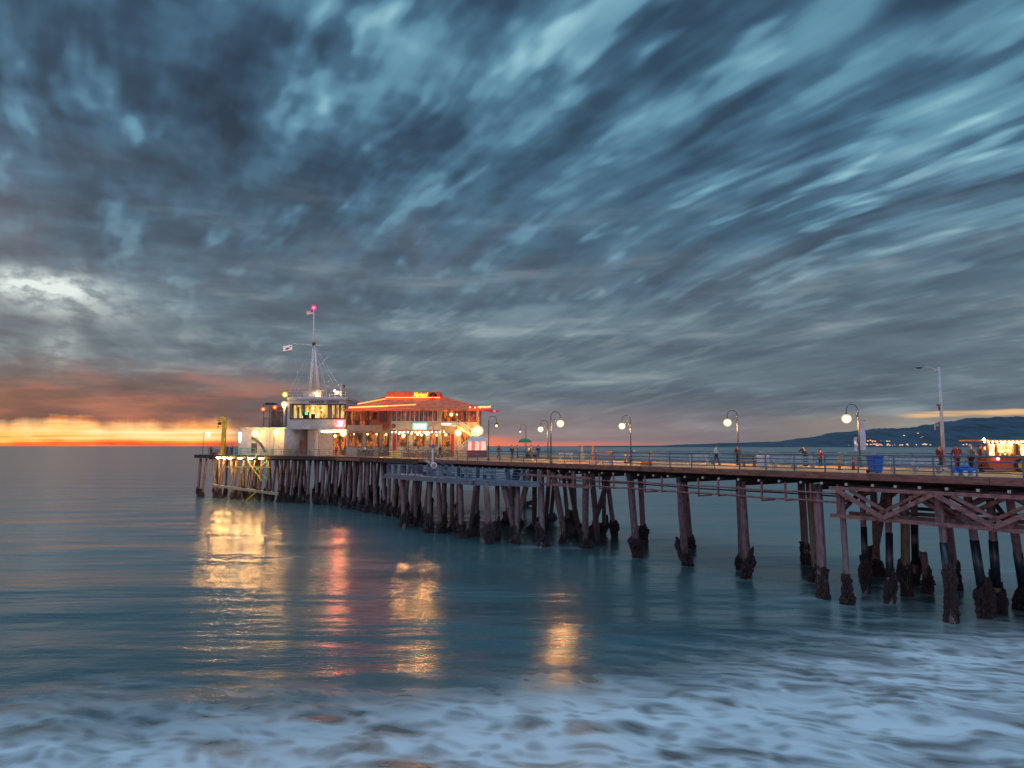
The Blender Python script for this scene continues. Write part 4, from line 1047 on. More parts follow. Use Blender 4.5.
# ------------------------------------------------------------------ restaurant
res = thing('restaurant', 'two storey restaurant with red lit hip roof, stairs and glowing signs', 'restaurant', (WX(413, 112), 112, DZ))
ry = 108.0
part(res, 'wall', 'stucco', 389.6, 441, 407.5, zdeck(ry), ry, 12)
part(res, 'corner_post', 'yellow', 389, 390.6, 408, zdeck(ry), ry - .2, .35)
window(res, 392.2, 437, 411, 421.2, ry, 10, 'room_red', 'stuccowhite', .7, bar=.42)
part(res, 'cornice', 'tan', 389.4, 441.2, 406, 408.2, ry - .35, .4)
b = MB(); b.lathe((0, 0, 0), [(.28, 0), (.34, .06), (.28, .12)], 16)
o = b.build('wall_plaque', 'beam', res, loc=W(393.8, 425.8, ry) - res.location); o.rotation_euler.x = R(90)
# lit green and white neon sign
s_ = part(res, 'neon_sign', 'neongreen', 412.8, 426.8, 423.2, 429.4, ry - .22, .2)
b = MB()
for (x0, x1) in ((414.2, 415.4), (416.4, 418.4), (419.8, 420.9), (421.8, 423.6), (424.6, 425.8)):
    bpx(b, res, x0, x1, 424.2, 428.3, ry - .27, .04)
b.build('sign_strokes', 'neonwhite', s_)
for (x0, x1, n) in ((397.4, 407, 3), (413.6, 425, 4), (430, 437.5, 2)):
    window(res, x0, x1, 434, 446, ry, n, 'room_bar', 'wood', .4, rows=2)
part(res, 'door', 'red', 392.6, 396, 434, zdeck(ry), ry - .07, .06)
window(res, 442.6, 449.5, 433.5, 446, 110.2, 2, 'room_bar', 'wood', .4, rows=2)
part(res, 'door', 'red', 451, 454.2, 434, zdeck(110.2), 110.13, .06)
window(res, 461.5, 468.5, 432, 444, 110.2, 2, 'room_bar', 'wood', .4)
for (x0, x1) in ((390.8, 441),): part(res, 'fascia_band', 'wood', x0, x1, 430.0, 430.9, ry - .1, .1)
for x_ in (404, 418, 436): part(res, 'vent_pipe', 'steel', x_ - .5, x_ + .5, 391.2, 400, 116, .3)
b = MB(); b.tube([W(390.2, 408.4, ry - .45) - res.location, W(390.2, 440, ry - .3) - res.location], .06, 6); b.build('downpipe', 'lamppost', res)
# left wing, recessed, with an open balcony
ly = 111.5
part(res, 'wing_wall', 'pinkwall', 371.5, 389.6, 407, 428.5, ly, 9)
window(res, 379.8, 386, 411, 421.2, ly, 2, 'room_red', 'beam', .5)
window(res, 373, 376.5, 412.5, 419, ly, 1, 'glassdark', 'beam', .3)
part(res, 'balcony_floor', 'stucco', 346.5, 382, 425.2, 430.5, ly - 1.6, 1.6)
part(res, 'balcony_back', 'room_bar', 346.5, 371.5, 410, 425.2, ly + 3.2, .2)
b = MB()
for x_ in (347.5, 353.5, 359.5, 365.5, 371): bpx(b, res, x_ - .5, x_ + .5, 407, 425.2, ly - 1.5, .2)
for x_ in (347.5 + 24 * k / 20 for k in range(21)): bpx(b, res, x_ - .12, x_ + .12, 420.6, 425.2, ly - 1.48, .06)
bpx(b, res, 346.8, 372, 420, 420.6, ly - 1.5, .12); b.build('balcony_railing', 'beam', res)
for (x0, x1) in ((355.5, 358.5), (361, 364.5)): part(res, 'blind', 'tan', x0, x1, 409, 420, ly + 1.0, .06)
part(res, 'lower_wall', 'stucco', 346.5, 389.6, 428.5, zdeck(ly), ly, 8.9)
window(res, 349, 361.8, 433.6, 446.5, ly, 4, 'room_bar', 'wood', .4, rows=2)
window(res, 366.5, 378.6, 433, 446.5, ly, 4, 'room_bar', 'wood', .6, rows=2)
window(res, 382, 388.6, 434, 446.5, ly, 2, 'room_bar', 'wood', .4)
# right wing with gallery and stairs
gy = 110.2
part(res, 'wing_wall', 'stucco', 441, 479, 407, zdeck(gy), gy, 9)
part(res, 'corner_post', 'neonorange' if False else 'pinkwall', 477.6, 479.4, 407, 430, gy - .2, .3)
window(res, 457.8, 466, 411.5, 421.6, gy, 3, 'room_red', 'wood', .5); window(res, 468, 476, 411.5, 421.6, gy, 3, 'room_red', 'wood', .5)
part(res, 'gallery_wall', 'room_bar', 441.8, 456.6, 409.5, 421.5, gy - .05, .05)
part(res, 'gallery_floor', 'white', 441.2, 457.4, 424.6, 426.2, gy - 2.0, 2.0)
b = MB()
for y_ in (421.6, 423.2): bpx(b, res, 441.2, 457.2, y_, y_ + .45, gy - 2.0, .08)
for k in range(9): x_ = 441.4 + 2 * k; bpx(b, res, x_ - .15, x_ + .15, 421.6, 424.6, gy - 2.0, .07)
b.build('gallery_railing', 'white', res)
for x_ in (442, 456.4): part(res, 'gallery_post', 'wood', x_ - .4, x_ + .4, 407.5, zdeck(gy - 2), gy - 1.95, .2)
part(res, 'gallery_light', glow('white_fascia', (1, .82, .6, 1), 1.4), 441.4, 448, 409.2, 411, gy - 2.0, .1)
part(res, 'gallery_light', 'neonwhite' if False else glow('white_fascia_low', (1, .9, .8, 1), 1.1), 441.4, 451, 423.0, 424.6, gy - 2.1, .06)
def stair(a, c, Ya, Yc, n):
    pa, pc = W(a[0], a[1], Ya) - res.location, W(c[0], c[1], Yc) - res.location
    b = MB(); b.bar(pa, pc, .12, .34); b.bar(pa + Vector((0, 1.3, 0)), pc + Vector((0, 1.3, 0)), .12, .34)
    for k in range(n): b.box(pa.lerp(pc, (k + .5) / n) + Vector((0, .65, .12)), (.34, 1.2, .06))
    o = b.build('staircase', 'stucco', res)
    r_ = MB(); r_.tube([pa + Vector((0, 0, 1)), pc + Vector((0, 0, 1))], .06, 6); r_.tube([pa + Vector((0, 0, .55)), pc + Vector((0, 0, .55))], .04, 6)
    for k in range(6): p = pa.lerp(pc, k / 5); r_.tube([p, p + Vector((0, 0, 1))], .04, 6)
    r_.build('handrail', 'white', o)
stair((457, 425.5), (475.5, 438.6), gy - 1.9, gy - 1.9, 13); stair((476.5, 439.4), (459, 453.4), gy - 3.6, gy - 3.6, 13)
part(res, 'landing', 'stucco', 474.5, 482, 438.6, 439.8, gy - 3.6, 3)
# hip roof with a monitor box and rows of red tube light
def rw(px, py, Y): return W(px, py, Y) - res.location
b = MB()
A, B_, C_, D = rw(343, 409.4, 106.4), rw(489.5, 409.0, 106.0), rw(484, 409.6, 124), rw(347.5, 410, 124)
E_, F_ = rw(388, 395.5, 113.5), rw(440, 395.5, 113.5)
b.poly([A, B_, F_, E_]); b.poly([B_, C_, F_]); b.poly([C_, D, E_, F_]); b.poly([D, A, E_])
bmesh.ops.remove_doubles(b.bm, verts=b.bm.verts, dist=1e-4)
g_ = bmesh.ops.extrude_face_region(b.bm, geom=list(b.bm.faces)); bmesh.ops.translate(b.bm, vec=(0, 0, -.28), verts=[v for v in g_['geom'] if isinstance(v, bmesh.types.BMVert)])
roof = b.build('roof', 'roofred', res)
b = MB()
for k in range(16):
    f_ = (k + .5) / 16; x_ = 346 + 134 * f_; b.bar(rw(x_, 409.9, 106.6), rw(x_, 407.4, 108.4), .14, .22)
b.build('rafter', 'dark', roof)
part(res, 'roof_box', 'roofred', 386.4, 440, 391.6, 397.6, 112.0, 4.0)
part(res, 'roof_sign_panel', 'pinkwall', 411.6, 428.4, 391.0, 398.6, 111.8, .15)
sg = text_mesh('roof_sign', 'Mariasol', 1.0, 'neonyellow', res, rw(420.4, 394.8, 111.68), extrude=.05, shear=.3, space=.95, bold=.012); sg.scale = (.70, 1.05, 1)
b = MB(); b.lathe((0, 0, 0), [(.62, 0), (.66, .1), (.5, .2)], 20); o = b.build('roof_emblem', 'dark', res, loc=rw(433.2, 396.4, 111.6)); o.rotation_euler.x = R(90)
b = MB()
for k in range(9): a_ = k / 9 * 6.283; b.tube([(.22 * math.cos(a_), .22 * math.sin(a_), .22), (.46 * math.cos(a_), .46 * math.sin(a_), .2)], .045, 5)
b.lathe((0, 0, .2), [(.2, 0), (.16, .06)], 14); b.build('emblem_sun', 'red', o)
for (a, c_, r) in (((386, 398.2, 111.5), (440, 398.2, 111.5), .06), ((349, 408.2, 106.1), (388, 406.6, 106.1), .09), ((358, 404.6, 107.5), (386, 399.4, 110.2), .05), ((388, 406.6, 106.1), (416, 405.2, 106.3), .05), ((478, 407.6, 105.8), (490.5, 407.6, 105.8), .09), ((348, 409.9, 109.6), (388, 408.9, 109.6), .05)):
    b = MB(); b.tube([rw(*a) + Vector((0, -.1, .1)), rw(*c_) + Vector((0, -.1, .1))], r, 8); b.build('tube_light', 'neonorange', res, True)
for px, py in ((470, 407.2), (475, 407.6), (480, 407.9), (485, 407.4), (490, 406.6)): ball(res, 'tube_bulb', px, py, 105.8, .13, 'lampred')
# pointed red canopy at the right corner, with a pale star-shaped mark
b = MB(); a1, a2, a3, a4 = rw(478, 408.6, 106.2), rw(493, 409.6, 104.6), rw(501.5, 410.8, 104.0), rw(493, 412.9, 104.4)
b.poly([a1, a2, a3, a4]); b.poly([a1 + Vector((0, .08, 0)), a4 + Vector((0, .08, 0)), a3 + Vector((0, .08, 0)), a2 + Vector((0, .08, 0))]); cn = b.build('canopy', glow('red_canopy', (.7, .02, .02, 1), .35), res)
b = MB(); st = rw(494.5, 411.1, 104.0)
b.poly([st + Vector((.3 * (1 if k % 2 == 0 else .45) * math.sin(k * math.pi / 5), 0, .3 * (1 if k % 2 == 0 else .45) * math.cos(k * math.pi / 5))) for k in range(10)]); b.build('star', 'white', cn)
# lamps and festoons along the ground floor
for (px, py, r, m_) in ((354, 434.2, .13, 'lampsoft'), (367.5, 434.2, .16, 'lampsoft'), (376.6, 434.2, .16, 'lampsoft'), (386.2, 434.4, .18, 'lampsoft'), (399, 433.8, .16, 'lampsoft'), (402.2, 432.8, .18, 'lampsoft'), (411.6, 433.6, .14, 'lampsoft'), (417.5, 434.4, .15, 'lampwhite'), (421.5, 435.0, .14, 'lampwhite'), (436.6, 435.2, .20, 'lampsoft'), (445.8, 434.8, .24, 'lampsoft')):
    wall_lamp(res, px, py, 107.3 if px > 389 else 110.8, r, m_, 108 if px > 389 else 111.5)
wall_lamp(res, 458.2, 432.8, 107.6, .42, 'lampwarm', 110.2); wall_lamp(res, 478.2, 430.8, 107.4, .60, 'lampwarm', 110.2)
wall_lamp(res, 451.2, 414.6, 109.2, .30, 'lampsoft', 110.2); wall_lamp(res, 456.8, 414.6, 109.2, .16, 'lampsoft', 110.2)
b = MB()
pts = [rw(392 + k * 2.0, 431.4 + .8 * math.sin(k * 1.57) ** 2, 106.4) for k in range(27)]
b.tube(pts, .015, 5); fs = b.build('festoon_cable', 'black', res)
for k, p in enumerate(pts):
    if k % 2 == 0:
        b = MB(); b.ball(p - Vector((0, 0, .1)), .085, 1); b.build('festoon_bulb', 'bulb', fs)

# ------------------------------------------------------------------ things around the restaurant
def planter(px, Y, w_, label, h=.5, lush=.8, seed=0):
    q = W(px, zdeck(Y), Y); t = thing('planter', label, 'planter', (q.x, Y, DZ))
    b = MB(); b.box((0, 0, h / 2), (w_, .5, h), None, .03); b.build('tub', 'wood', t)
    r = random.Random(seed); b = MB()
    for k in range(int(w_ * 110)):
        p = Vector((r.uniform(-w_ / 2, w_ / 2), r.gauss(0, .2), h * .8 + abs(r.gauss(0, .55)) * lush)); a = r.uniform(0, 6.28); s = r.uniform(.08, .2)
        d1 = Vector((math.cos(a), math.sin(a), r.uniform(-.5, .8))) * s; d2 = Vector((-math.sin(a), math.cos(a), r.uniform(-.6, .6))) * s * .5
        b.poly([p - d1, p + d2, p + d1, p - d2])
    b.build('foliage', 'plant', t)
for i, (px, Y, w_, lab) in enumerate(((365, 108.8, 2.6, 'leafy planter under the two wide ground floor windows of the left wing'), (384, 108, 1.6, 'leafy planter just left of the yellow corner post of the restaurant'), (411, 104.6, 2.4, 'leafy planter under the middle of the green neon sign'), (427, 103.6, 3.2, 'long leafy planter right of the green neon sign'), (446, 104, 2.2, 'leafy planter at the foot of the gallery'))):
    planter(px, Y, w_, lab, seed=i, lush=1.5 if i in (2, 3) else 1)
q = W(395, zdeck(104.5), 104.5); t = thing('utility_box', 'bright yellow box beside the restaurant door', 'box', (q.x, 104.5, DZ))
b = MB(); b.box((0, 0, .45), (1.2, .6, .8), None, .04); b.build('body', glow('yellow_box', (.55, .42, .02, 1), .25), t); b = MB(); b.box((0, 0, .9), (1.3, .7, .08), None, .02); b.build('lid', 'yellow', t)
# pink lit kiosk
ky = 98.0; q = W(476, zdeck(ky), ky); t = thing('kiosk', 'pink and white lit kiosk with pitched roof at the foot of the stairs', 'kiosk', (q.x, ky, DZ))
part(t, 'counter', 'beam', 467.8, 486.5, 450.2, zdeck(ky), ky, 2.2)
for (x0, x1) in ((467.8, 471.4), (475, 479.2), (481, 485.8)): part(t, 'light_panel', glow('pink_panel', (1, .36, .30, 1), 1.5), x0, x1, 441.6, 450.2, ky + .1, .12)
part(t, 'back_panel', glow('pink_back', (.8, .18, .12, 1), .8), 467.8, 486.5, 441.4, 450.2, ky + 1.9, .1)
for x_ in (467.9, 473.2, 480, 486.4): part(t, 'post', 'white', x_ - .35, x_ + .35, 440.8, 450.2, ky - .05, .14)
b = MB(); lx = lambda px, py, Y: W(px, py, Y) - t.location
A, B_, C_, D, E_, F_ = lx(466, 441.4, ky - .5), lx(488.3, 441.4, ky - .5), lx(487.8, 441.4, ky + 2.8), lx(466.5, 441.4, ky + 2.8), lx(473, 436.4, ky + 1.1), lx(484, 436.4, ky + 1.1)
b.poly([A, B_, F_, E_]); b.poly([B_, C_, F_]); b.poly([C_, D, E_, F_]); b.poly([D, A, E_]); b.poly([D, C_, B_, A]); bmesh.ops.remove_doubles(b.bm, verts=b.bm.verts, dist=1e-4); b.build('roof', 'stuccowhite', t)
# white marker post with life ring on the low platform
q = PT(tp(432.5, -2.2, 478), -2.2, LZ); t = thing('marker_post', 'white post with a life ring and chest at its foot on the low platform', 'post', q)
b = MB(); b.tube([(0, 0, 0), (0, 0, 3.15)], .10, 8); b.build('pole', 'palepost', t, True)
b = MB(); b.box((0, 0, 3.35), (.22, .2, .5), None, .03); b.build('cap', 'blue', t)
b = MB(); b.box((.05, -.1, .45), (.7, .5, .9), None, .04); b.build('chest', 'greydeck', t)
b = MB(); b.tube([(.18 + .3 * math.cos(a), -.40, 1.15 + .3 * math.sin(a)) for a in [k * 6.2832 / 16 for k in range(17)]], .07, 8); b.build('life_ring', 'white', t, True)
# gangway down to the low platform
g0, g1 = PT(57, -.62, DZ - .1), PT(50.5, -.95, LZ + .06)
t = thing('gangway', 'sloping grey gangway from the pier down to the low platform', 'gangway', g0)
b = MB(); b.bar((0, 0, 0), g1 - g0, .75, .1); b.build('walkway', 'greydeck', t)
for s in (-.36, .36):
    d_ = Vector((NV.x, NV.y, 0)) * s; b = MB()
    for z_ in (.5, 1.0): b.tube([d_ + Vector((0, 0, z_)), g1 - g0 + d_ + Vector((0, 0, z_))], .03, 6)
    for k in range(5): p = (g1 - g0) * (k / 4) + d_; b.tube([p, p + Vector((0, 0, 1))], .03, 6)
    b.build('handrail', 'rail', t)
for i, (tt, pp, lab) in enumerate(((45.2, -2.4, 'grey bench on the low platform right of the white post'), (53, -2.6, 'grey bench on the low platform left of the white post'), (41.6, -2.0, 'grey bench at the right end of the low platform'))):
    t = thing('bench', lab, 'bench', PT(tt, pp, LZ), DANG, 'benches on the low platform')
    b = MB(); b.box((0, 0, .44), (1.7, .42, .06)); b.build('seat', 'greydeck', t)
    b = MB(); b.box((0, -.2, .75), (1.7, .05, .3)); b.build('backrest', 'greydeck', t)
    for s in (-.7, .7): b = MB(); b.box((s, 0, .205), (.08, .4, .41)); b.build('leg', 'rail', t)
# ------------------------------------------------------------------ things on the pier deck
def on(px, p): return PT(tp(px, p), p, DZ)
def bench(label, loc, rz, m='benchpaint', w_=1.7, back=True, group='white benches along the pier'):
    t = thing('bench', label, 'bench', loc, rz, group)
    b = MB()
    for y_ in (-.15, 0, .15): b.box((0, y_, .45), (w_, .12, .05))
    b.build('seat', m, t)
    if back:
        b = MB()
        for z_ in (.65, .82): b.box((0, .24, z_), (w_, .04, .12))
        b.build('backrest', m, t)
    for s in (-1, 1):
        b = MB(); b.box((s * (w_ / 2 - .14), 0, .21), (.09, .42, .42))
        if back: b.box((s * (w_ / 2 - .14), .265, .55), (.07, .045, .72))
        b.build('leg', m, t)
    return t
bench('white bench just behind the brown and orange bench and left of the leaning person', on(785, 5.0), 0)['label'] = 'white bench left of the dark figure leaning on the rail'
bench('white bench directly behind the dark figure leaning on the rail', on(803, 5.4), 0)
bench('white bench between the blue bin and the tall light pole, left one', on(904, 3.5), 0)['label'] = 'white bench nearest the blue wheeled bin'
bench('white bench nearest the tall light pole', on(927, 3.6), 0)
bench('white bench between the two lamps, beside the figure in white', on(699, 7.5), 0)
bench('low white backless bench by the tan folded parasol', on(593.5, 2.0), 0, back=False, w_=1.0)
bench('low white backless bench right of the tan folded parasol', on(607, 2.0), 0, back=False, w_=1.0)
bench('grey white bench just right of the double lamps', on(566, 9.5), 0, w_=1.6)
bench('brown wooden bench beside the lavender cabinet', on(749, 6.0), 0, m='wood', w_=1.1, group='wooden benches')
def delineator(label, loc, m, h=.95):
    t = thing('bollard', label, 'bollard', loc, 0, 'bright traffic bollards on the pier')
    b = MB(); b.lathe((0, 0, 0), [(.22, 0), (.22, .05), (.12, .07)], 14); b.build('base', 'black', t)
    b = MB(); b.lathe((0, 0, .06), [(.10, 0), (.095, h - .25), (.07, h - .18), (.08, h - .1), (.05, h - .06)], 14); b.build('post', m, t, True)
    b = MB(); b.lathe((0, 0, h * .62), [(.103, 0), (.101, .12)], 14); b.build('band', 'white', t, True)
delineator('orange bollard left of the red one near the lit lamp', on(625.3, 8.8), 'orange', 1.05)
delineator('red bollard under the lit lamp at mid pier', on(630, 9.2), 'red', 1.05)
delineator('orange bollard rising beside the low orange barrier', on(650.3, 3.0), 'orange', .9)
delineator('orange bollard left of the bannered lamp', on(839.2, 5.6), 'orange', .95)
delineator('red bollard close to the bannered lamp post', on(853.2, 5.8), 'red', .95)
q = on(645.5, 3.0); t = thing('barrier', 'low orange plastic barrier block on the deck', 'barrier', q)
b = MB(); b.box((0, 0, .14), (.85, .35, .26), None, .05); b.build('body', 'orange', t); b = MB()
for s in (-.2, .2): b.box((s, 0, .31), (.3, .3, .09), None, .02)
b.build('lug', 'orange', t)
q = on(602, 11.5); t = thing('barricade', 'orange sawhorse barricade with a tall left post', 'barricade', q)
b = MB(); b.box((0, 0, .95), (2.3, .06, .2)); b.build('beam', 'orange', t)
for s, h in ((-1.0, 1.7), (1.0, 1.1)): b = MB(); b.box((s, .07, h / 2), (.14, .08, h)); b.box((s, .07, .03), (.2, .7, .06)); b.build('leg', 'orange' if s < 0 else 'wood', t)
# folded tan parasol
t = thing('parasol', 'tall folded tan parasol on a square base', 'parasol', on(582, 7.5))
b = MB(); b.box((0, 0, .12), (.55, .55, .24), None, .03); b.build('base', 'tan', t)
b = MB(); b.tube([(0, 0, .2), (0, 0, 1.75)], .03, 8); b.build('pole', 'white', t)
b = MB(); b.lathe((0, 0, .3), [(.26, 0), (.28, .15), (.20, .6), (.15, .62), (.12, 1.05), (.03, 1.45)], 10); b.build('canopy', 'tan', t)
# green parasol over a cart
q = W(523.5, zdeck(92), 92); t = thing('parasol', 'open green parasol over the vendor cart', 'parasol', (q.x + .2, 92.2, DZ))
b = MB(); b.tube([(0, 0, 0), (0, 0, 2.6)], .03, 8); b.build('pole', 'white', t)
b = MB(); b.lathe((0, 0, 0), [(.05, 2.70), (.45, 2.60), (.75, 2.42), (.92, 2.15), (.9, 2.13), (.4, 2.5)][::-1], 10); b.build('canopy', 'green', t)
b = MB(); b.lathe((0, 0, 0), [(.3, 0), (.3, .08), (.06, .12)], 12); b.build('base', 'black', t)
t = thing('vendor_cart', 'small vendor cart with pale boxes under the green parasol', 'cart', (q.x + 1.05, 92.3, DZ))
b = MB(); b.box((0, 0, .65), (1.2, .8, .5), None, .03); b.build('body', 'wood', t)
b = MB(); b.box((0, 0, .95), (1.35, .95, .07)); b.build('tabletop', 'white', t)
b = MB(); b.box((-.2, 0, 1.2), (.5, .5, .42), None, .03); b.build('display_box', glow('cart_glow', (1, .6, .2, 1), .5), t)
for s in (-.45, .45):
    w_ = MB(); w_.lathe((0, 0, -.04), [(.3, 0), (.3, .08)], 18); o = w_.build('wheel', 'black', t, loc=(s, -.45, .3)); o.rotation_euler.x = R(90)
# blue wheeled bin
t = thing('wheeled_bin', 'bright blue wheeled bin at the near rail', 'bin', on(875, 1.1), R(8))
b = MB(); lo_ = [(-.26, -.3), (.26, -.3), (.26, .3), (-.26, .3)]
vs0 = [b.bm.verts.new((x * 1.0, y, .06)) for x, y in lo_]; vs1 = [b.bm.verts.new((x * 1.28, y * 1.22, .98)) for x, y in lo_]
b.bm.faces.new(vs0[::-1]); b.bm.faces.new(vs1)
for k in range(4): b.bm.faces.new((vs0[k], vs0[(k + 1) % 4], vs1[(k + 1) % 4], vs1[k]))
bmesh.ops.bevel(b.bm, geom=list(b.bm.edges), offset=.03, segments=2, affect='EDGES'); b.build('body', 'blue', t)
b = MB(); b.box((0, -.02, 1.03), (.74, .82, .08), None, .03); b.tube([(-.3, .42, 1.0), (.3, .42, 1.0)], .03, 8); b.build('lid', 'blue', t)
for s in (-.3, .3):
    b = MB(); b.lathe((0, 0, -.03), [(.11, 0), (.11, .06)], 16); o = b.build('wheel', 'black', t, loc=(s, .3, .11)); o.rotation_euler.y = R(90)
# cabinet
t = thing('cabinet', 'pale lavender cabinet standing right of the brown bench', 'cabinet', on(763, 5.0))
b = MB(); b.box((0, 0, .45), (.75, .5, .82), None, .02); b.build('body', 'banner', t)
b = MB(); b.box((0, 0, .89), (.82, .57, .06), None, .02); b.build('lid', 'white', t)
b = MB(); b.box((0, -.257, .45), (.02, .012, .74)); b.box((.08, -.262, .5), (.02, .02, .1)); b.build('door_seam', 'lamppost', t)
# blue ride-on carts
def ride(label, loc, rz, sc=1.0):
    t = thing('toy_cart', label, 'cart', loc, rz, 'blue push carts')
    b = MB(); b.box((0, 0, .30), (.75, .42, .24), None, .06); b.build('body', 'blue', t)
    b = MB(); b.box((-.12, 0, .50), (.34, .36, .18), None, .05); b.build('seat', 'blue', t)
    b = MB(); b.tube([(.30, 0, .36), (.5, 0, .85), (.62, 0, .98)], .03, 8); b.tube([(.62, -.2, .98), (.62, .2, .98)], .025, 8); b.build('handle', 'rail', t)
    for x_ in (-.26, .26):
        for y_ in (-.24, .24):
            w_ = MB(); w_.lathe((0, 0, -.035), [(.14, 0), (.14, .07)], 16); o = w_.build('wheel', 'white', t, loc=(x_, y_, .14)); o.rotation_euler.x = R(90)
    t.scale = (sc, sc, sc)
ride('small blue push cart on the left of the pair near the food cart', on(957, 2.0), 0, .85)
ride('blue push cart with raised handle on the right of the pair near the food cart', on(966.5, 2.1), 0, 1.0)

# ------------------------------------------------------------------ food cart
fy = 43.4
t = thing('food_cart', 'orange vintage food cart with bright bulbs and lit counter at the right edge', 'food cart', (WX(1012, fy), fy, DZ))
fl_ = lambda px, py, Y=fy: W(px, py, Y) - t.location
prof = [(986.5, 456.5), (987.2, 462), (990, 467), (994.5, 469.8), (1006, 470.4), (1062, 470.4), (1062, 456.5)]
b = MB(); fr = [b.bm.verts.new(fl_(x_, y_)) for x_, y_ in prof]; bk = [b.bm.verts.new(v.co + Vector((0, 1.9, 0))) for v in fr]
b.bm.faces.new(fr); b.bm.faces.new(bk[::-1])
for k in range(len(fr)): b.bm.faces.new((fr[k], fr[(k + 1) % len(fr)], bk[(k + 1) % len(fr)], bk[k]))
b.build('body', mat('orange_red_enamel', (.50, .09, .02, 1), .35, .2), t)
b = MB(); bpx(b, t, 985.5, 1062.5, 455.6, 457.0, fy - .14, 2.1); b.build('counter_top', 'wood', t)
part(t, 'counter_display', 'counter', 997.5, 1013.5, 443.5, 455.6, fy + 1.2, .1)
for x_ in (988, 996.6, 1014.5, 1019.6, 1040, 1061): part(t, 'post', 'wood', x_ - .55, x_ + .55, 441.4, 455.6, fy, .12)
for x_ in (988, 1061): part(t, 'post', 'wood', x_ - .55, x_ + .55, 441.4, 455.6, fy + 1.75, .12)
part(t, 'side_window', 'glassdark', 1015.4, 1018.8, 444, 455, fy + .03, .04); part(t, 'side_window', 'counter', 1020.4, 1039, 444, 455.4, fy + 1.2, .05); part(t, 'side_window', 'counter', 988.8, 995.8, 443.8, 455.4, fy + 1.4, .05)
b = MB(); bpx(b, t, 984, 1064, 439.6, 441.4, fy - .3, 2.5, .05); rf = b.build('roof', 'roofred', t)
for k in range(20):
    b = MB(); x_ = 984.6 + k * 4.1; b.ball(fl_(x_, 441.9, fy - .3), .05, 1); b.build('roof_bulb', 'bulb', rf)
for (x_, y_, r, m_) in ((984.2, 439.4, .12, 'lampwarm'), (996, 440.6, .10, 'lampwarm'), (1011.8, 443.4, .17, 'lampwarm'), (1003.2, 443.0, .12, 'lampwarm'), (1023.4, 440.8, .11, 'lampwarm'), (993.4, 445.6, .08, 'lampsoft'), (1000, 451, .06, 'lampsoft'), (1008, 450, .06, 'lampsoft'), (1005, 454, .05, 'lampsoft'), (985.6, 448.2, .10, 'neonorange'), (998.0, 458.9, .10, 'neonpink')):
    ball(t, 'lamp', x_, y_, fy - .2 if y_ < 442 or y_ > 457 else fy + .3, r, m_)
r_ = random.Random(2)
for k in range(16):
    x_ = 998.5 + k * .95; b = MB(); h = r_.uniform(.12, .3); q = fl_(x_, 455.6, fy + .15 + .25 * (k % 3)); b.lathe(q, [(.05, 0), (.055, h * .6), (.02, h * .8), (.02, h)], 8); b.build('bottle', r_.choice(('red', 'orange', 'tan', 'white', 'green')), t)
for x_ in (1021.5, 1050):
    q = fl_(x_, 465.6, fy - .05)
    w_ = MB(); w_.lathe((0, 0, -.06), [(.42, 0), (.44, .03), (.44, .11), (.42, .14)], 24); wh = w_.build('wheel', 'black', t, loc=q); wh.rotation_euler.x = R(90)
    w_ = MB(); w_.lathe((0, 0, -.03), [(.28, 0), (.30, .05), (.26, .125)], 20)
    for k in range(8): a_ = k * math.pi / 4; w_.tube([(.05 * math.cos(a_), .05 * math.sin(a_), .12), (.29 * math.cos(a_), .29 * math.sin(a_), .11)], .02, 5)
    w_.build('rim', 'yellow', wh)
    t_ = MB(); t_.box(q + Vector((0, .16, -.15)), (.12, .1, .5)); t_.build('axle_stay', 'black', t)

# ------------------------------------------------------------------ people
def skin(edges, rad, name, m, levels=1):
    """one continuous skinned surface over a joint skeleton"""
    keys = list(rad); idx = {k: i for i, k in enumerate(keys)}
    me = bpy.data.meshes.new(name); me.from_pydata([rad[k][0] for k in keys], [(idx[a], idx[b]) for a, b in edges], [])
    o = bpy.data.objects.new(name, me); COL.objects.link(o)
    mo = o.modifiers.new('s', 'SKIN'); mo.use_smooth_shade = True
    for i, k in enumerate(keys):
        sv = me.skin_vertices[0].data[i]; sv.radius = rad[k][1]; sv.use_root = (i == 0)
    su = o.modifiers.new('u', 'SUBSURF'); su.levels = su.render_levels = levels
    out = bpy.data.meshes.new_from_object(o.evaluated_get(bpy.context.evaluated_depsgraph_get()))
    bpy.data.objects.remove(o); out.name = name; out.materials.clear(); out.materials.append(m)
    return out
SKINM = mat('skin', (.42, .24, .16, 1), .6, .1); HAIR = [mat('dark_hair', (.02, .013, .01, 1), .7, .2), mat('brown_hair', (.07, .04, .02, 1), .7, .2), mat('grey_hair', (.3, .29, .28, 1), .7, .2)]
CLOTH = {k: mat(k + '_cloth', c, .9, .2) for k, c in dict(black=(.018, .018, .022, 1), navy=(.02, .03, .07, 1), maroon=(.20, .03, .035, 1), brown=(.12, .06, .045, 1), white=(.6, .58, .55, 1), grey=(.16, .16, .17, 1), jeans=(.04, .07, .13, 1), red=(.45, .03, .03, 1), khaki=(.28, .21, .13, 1)).items()}
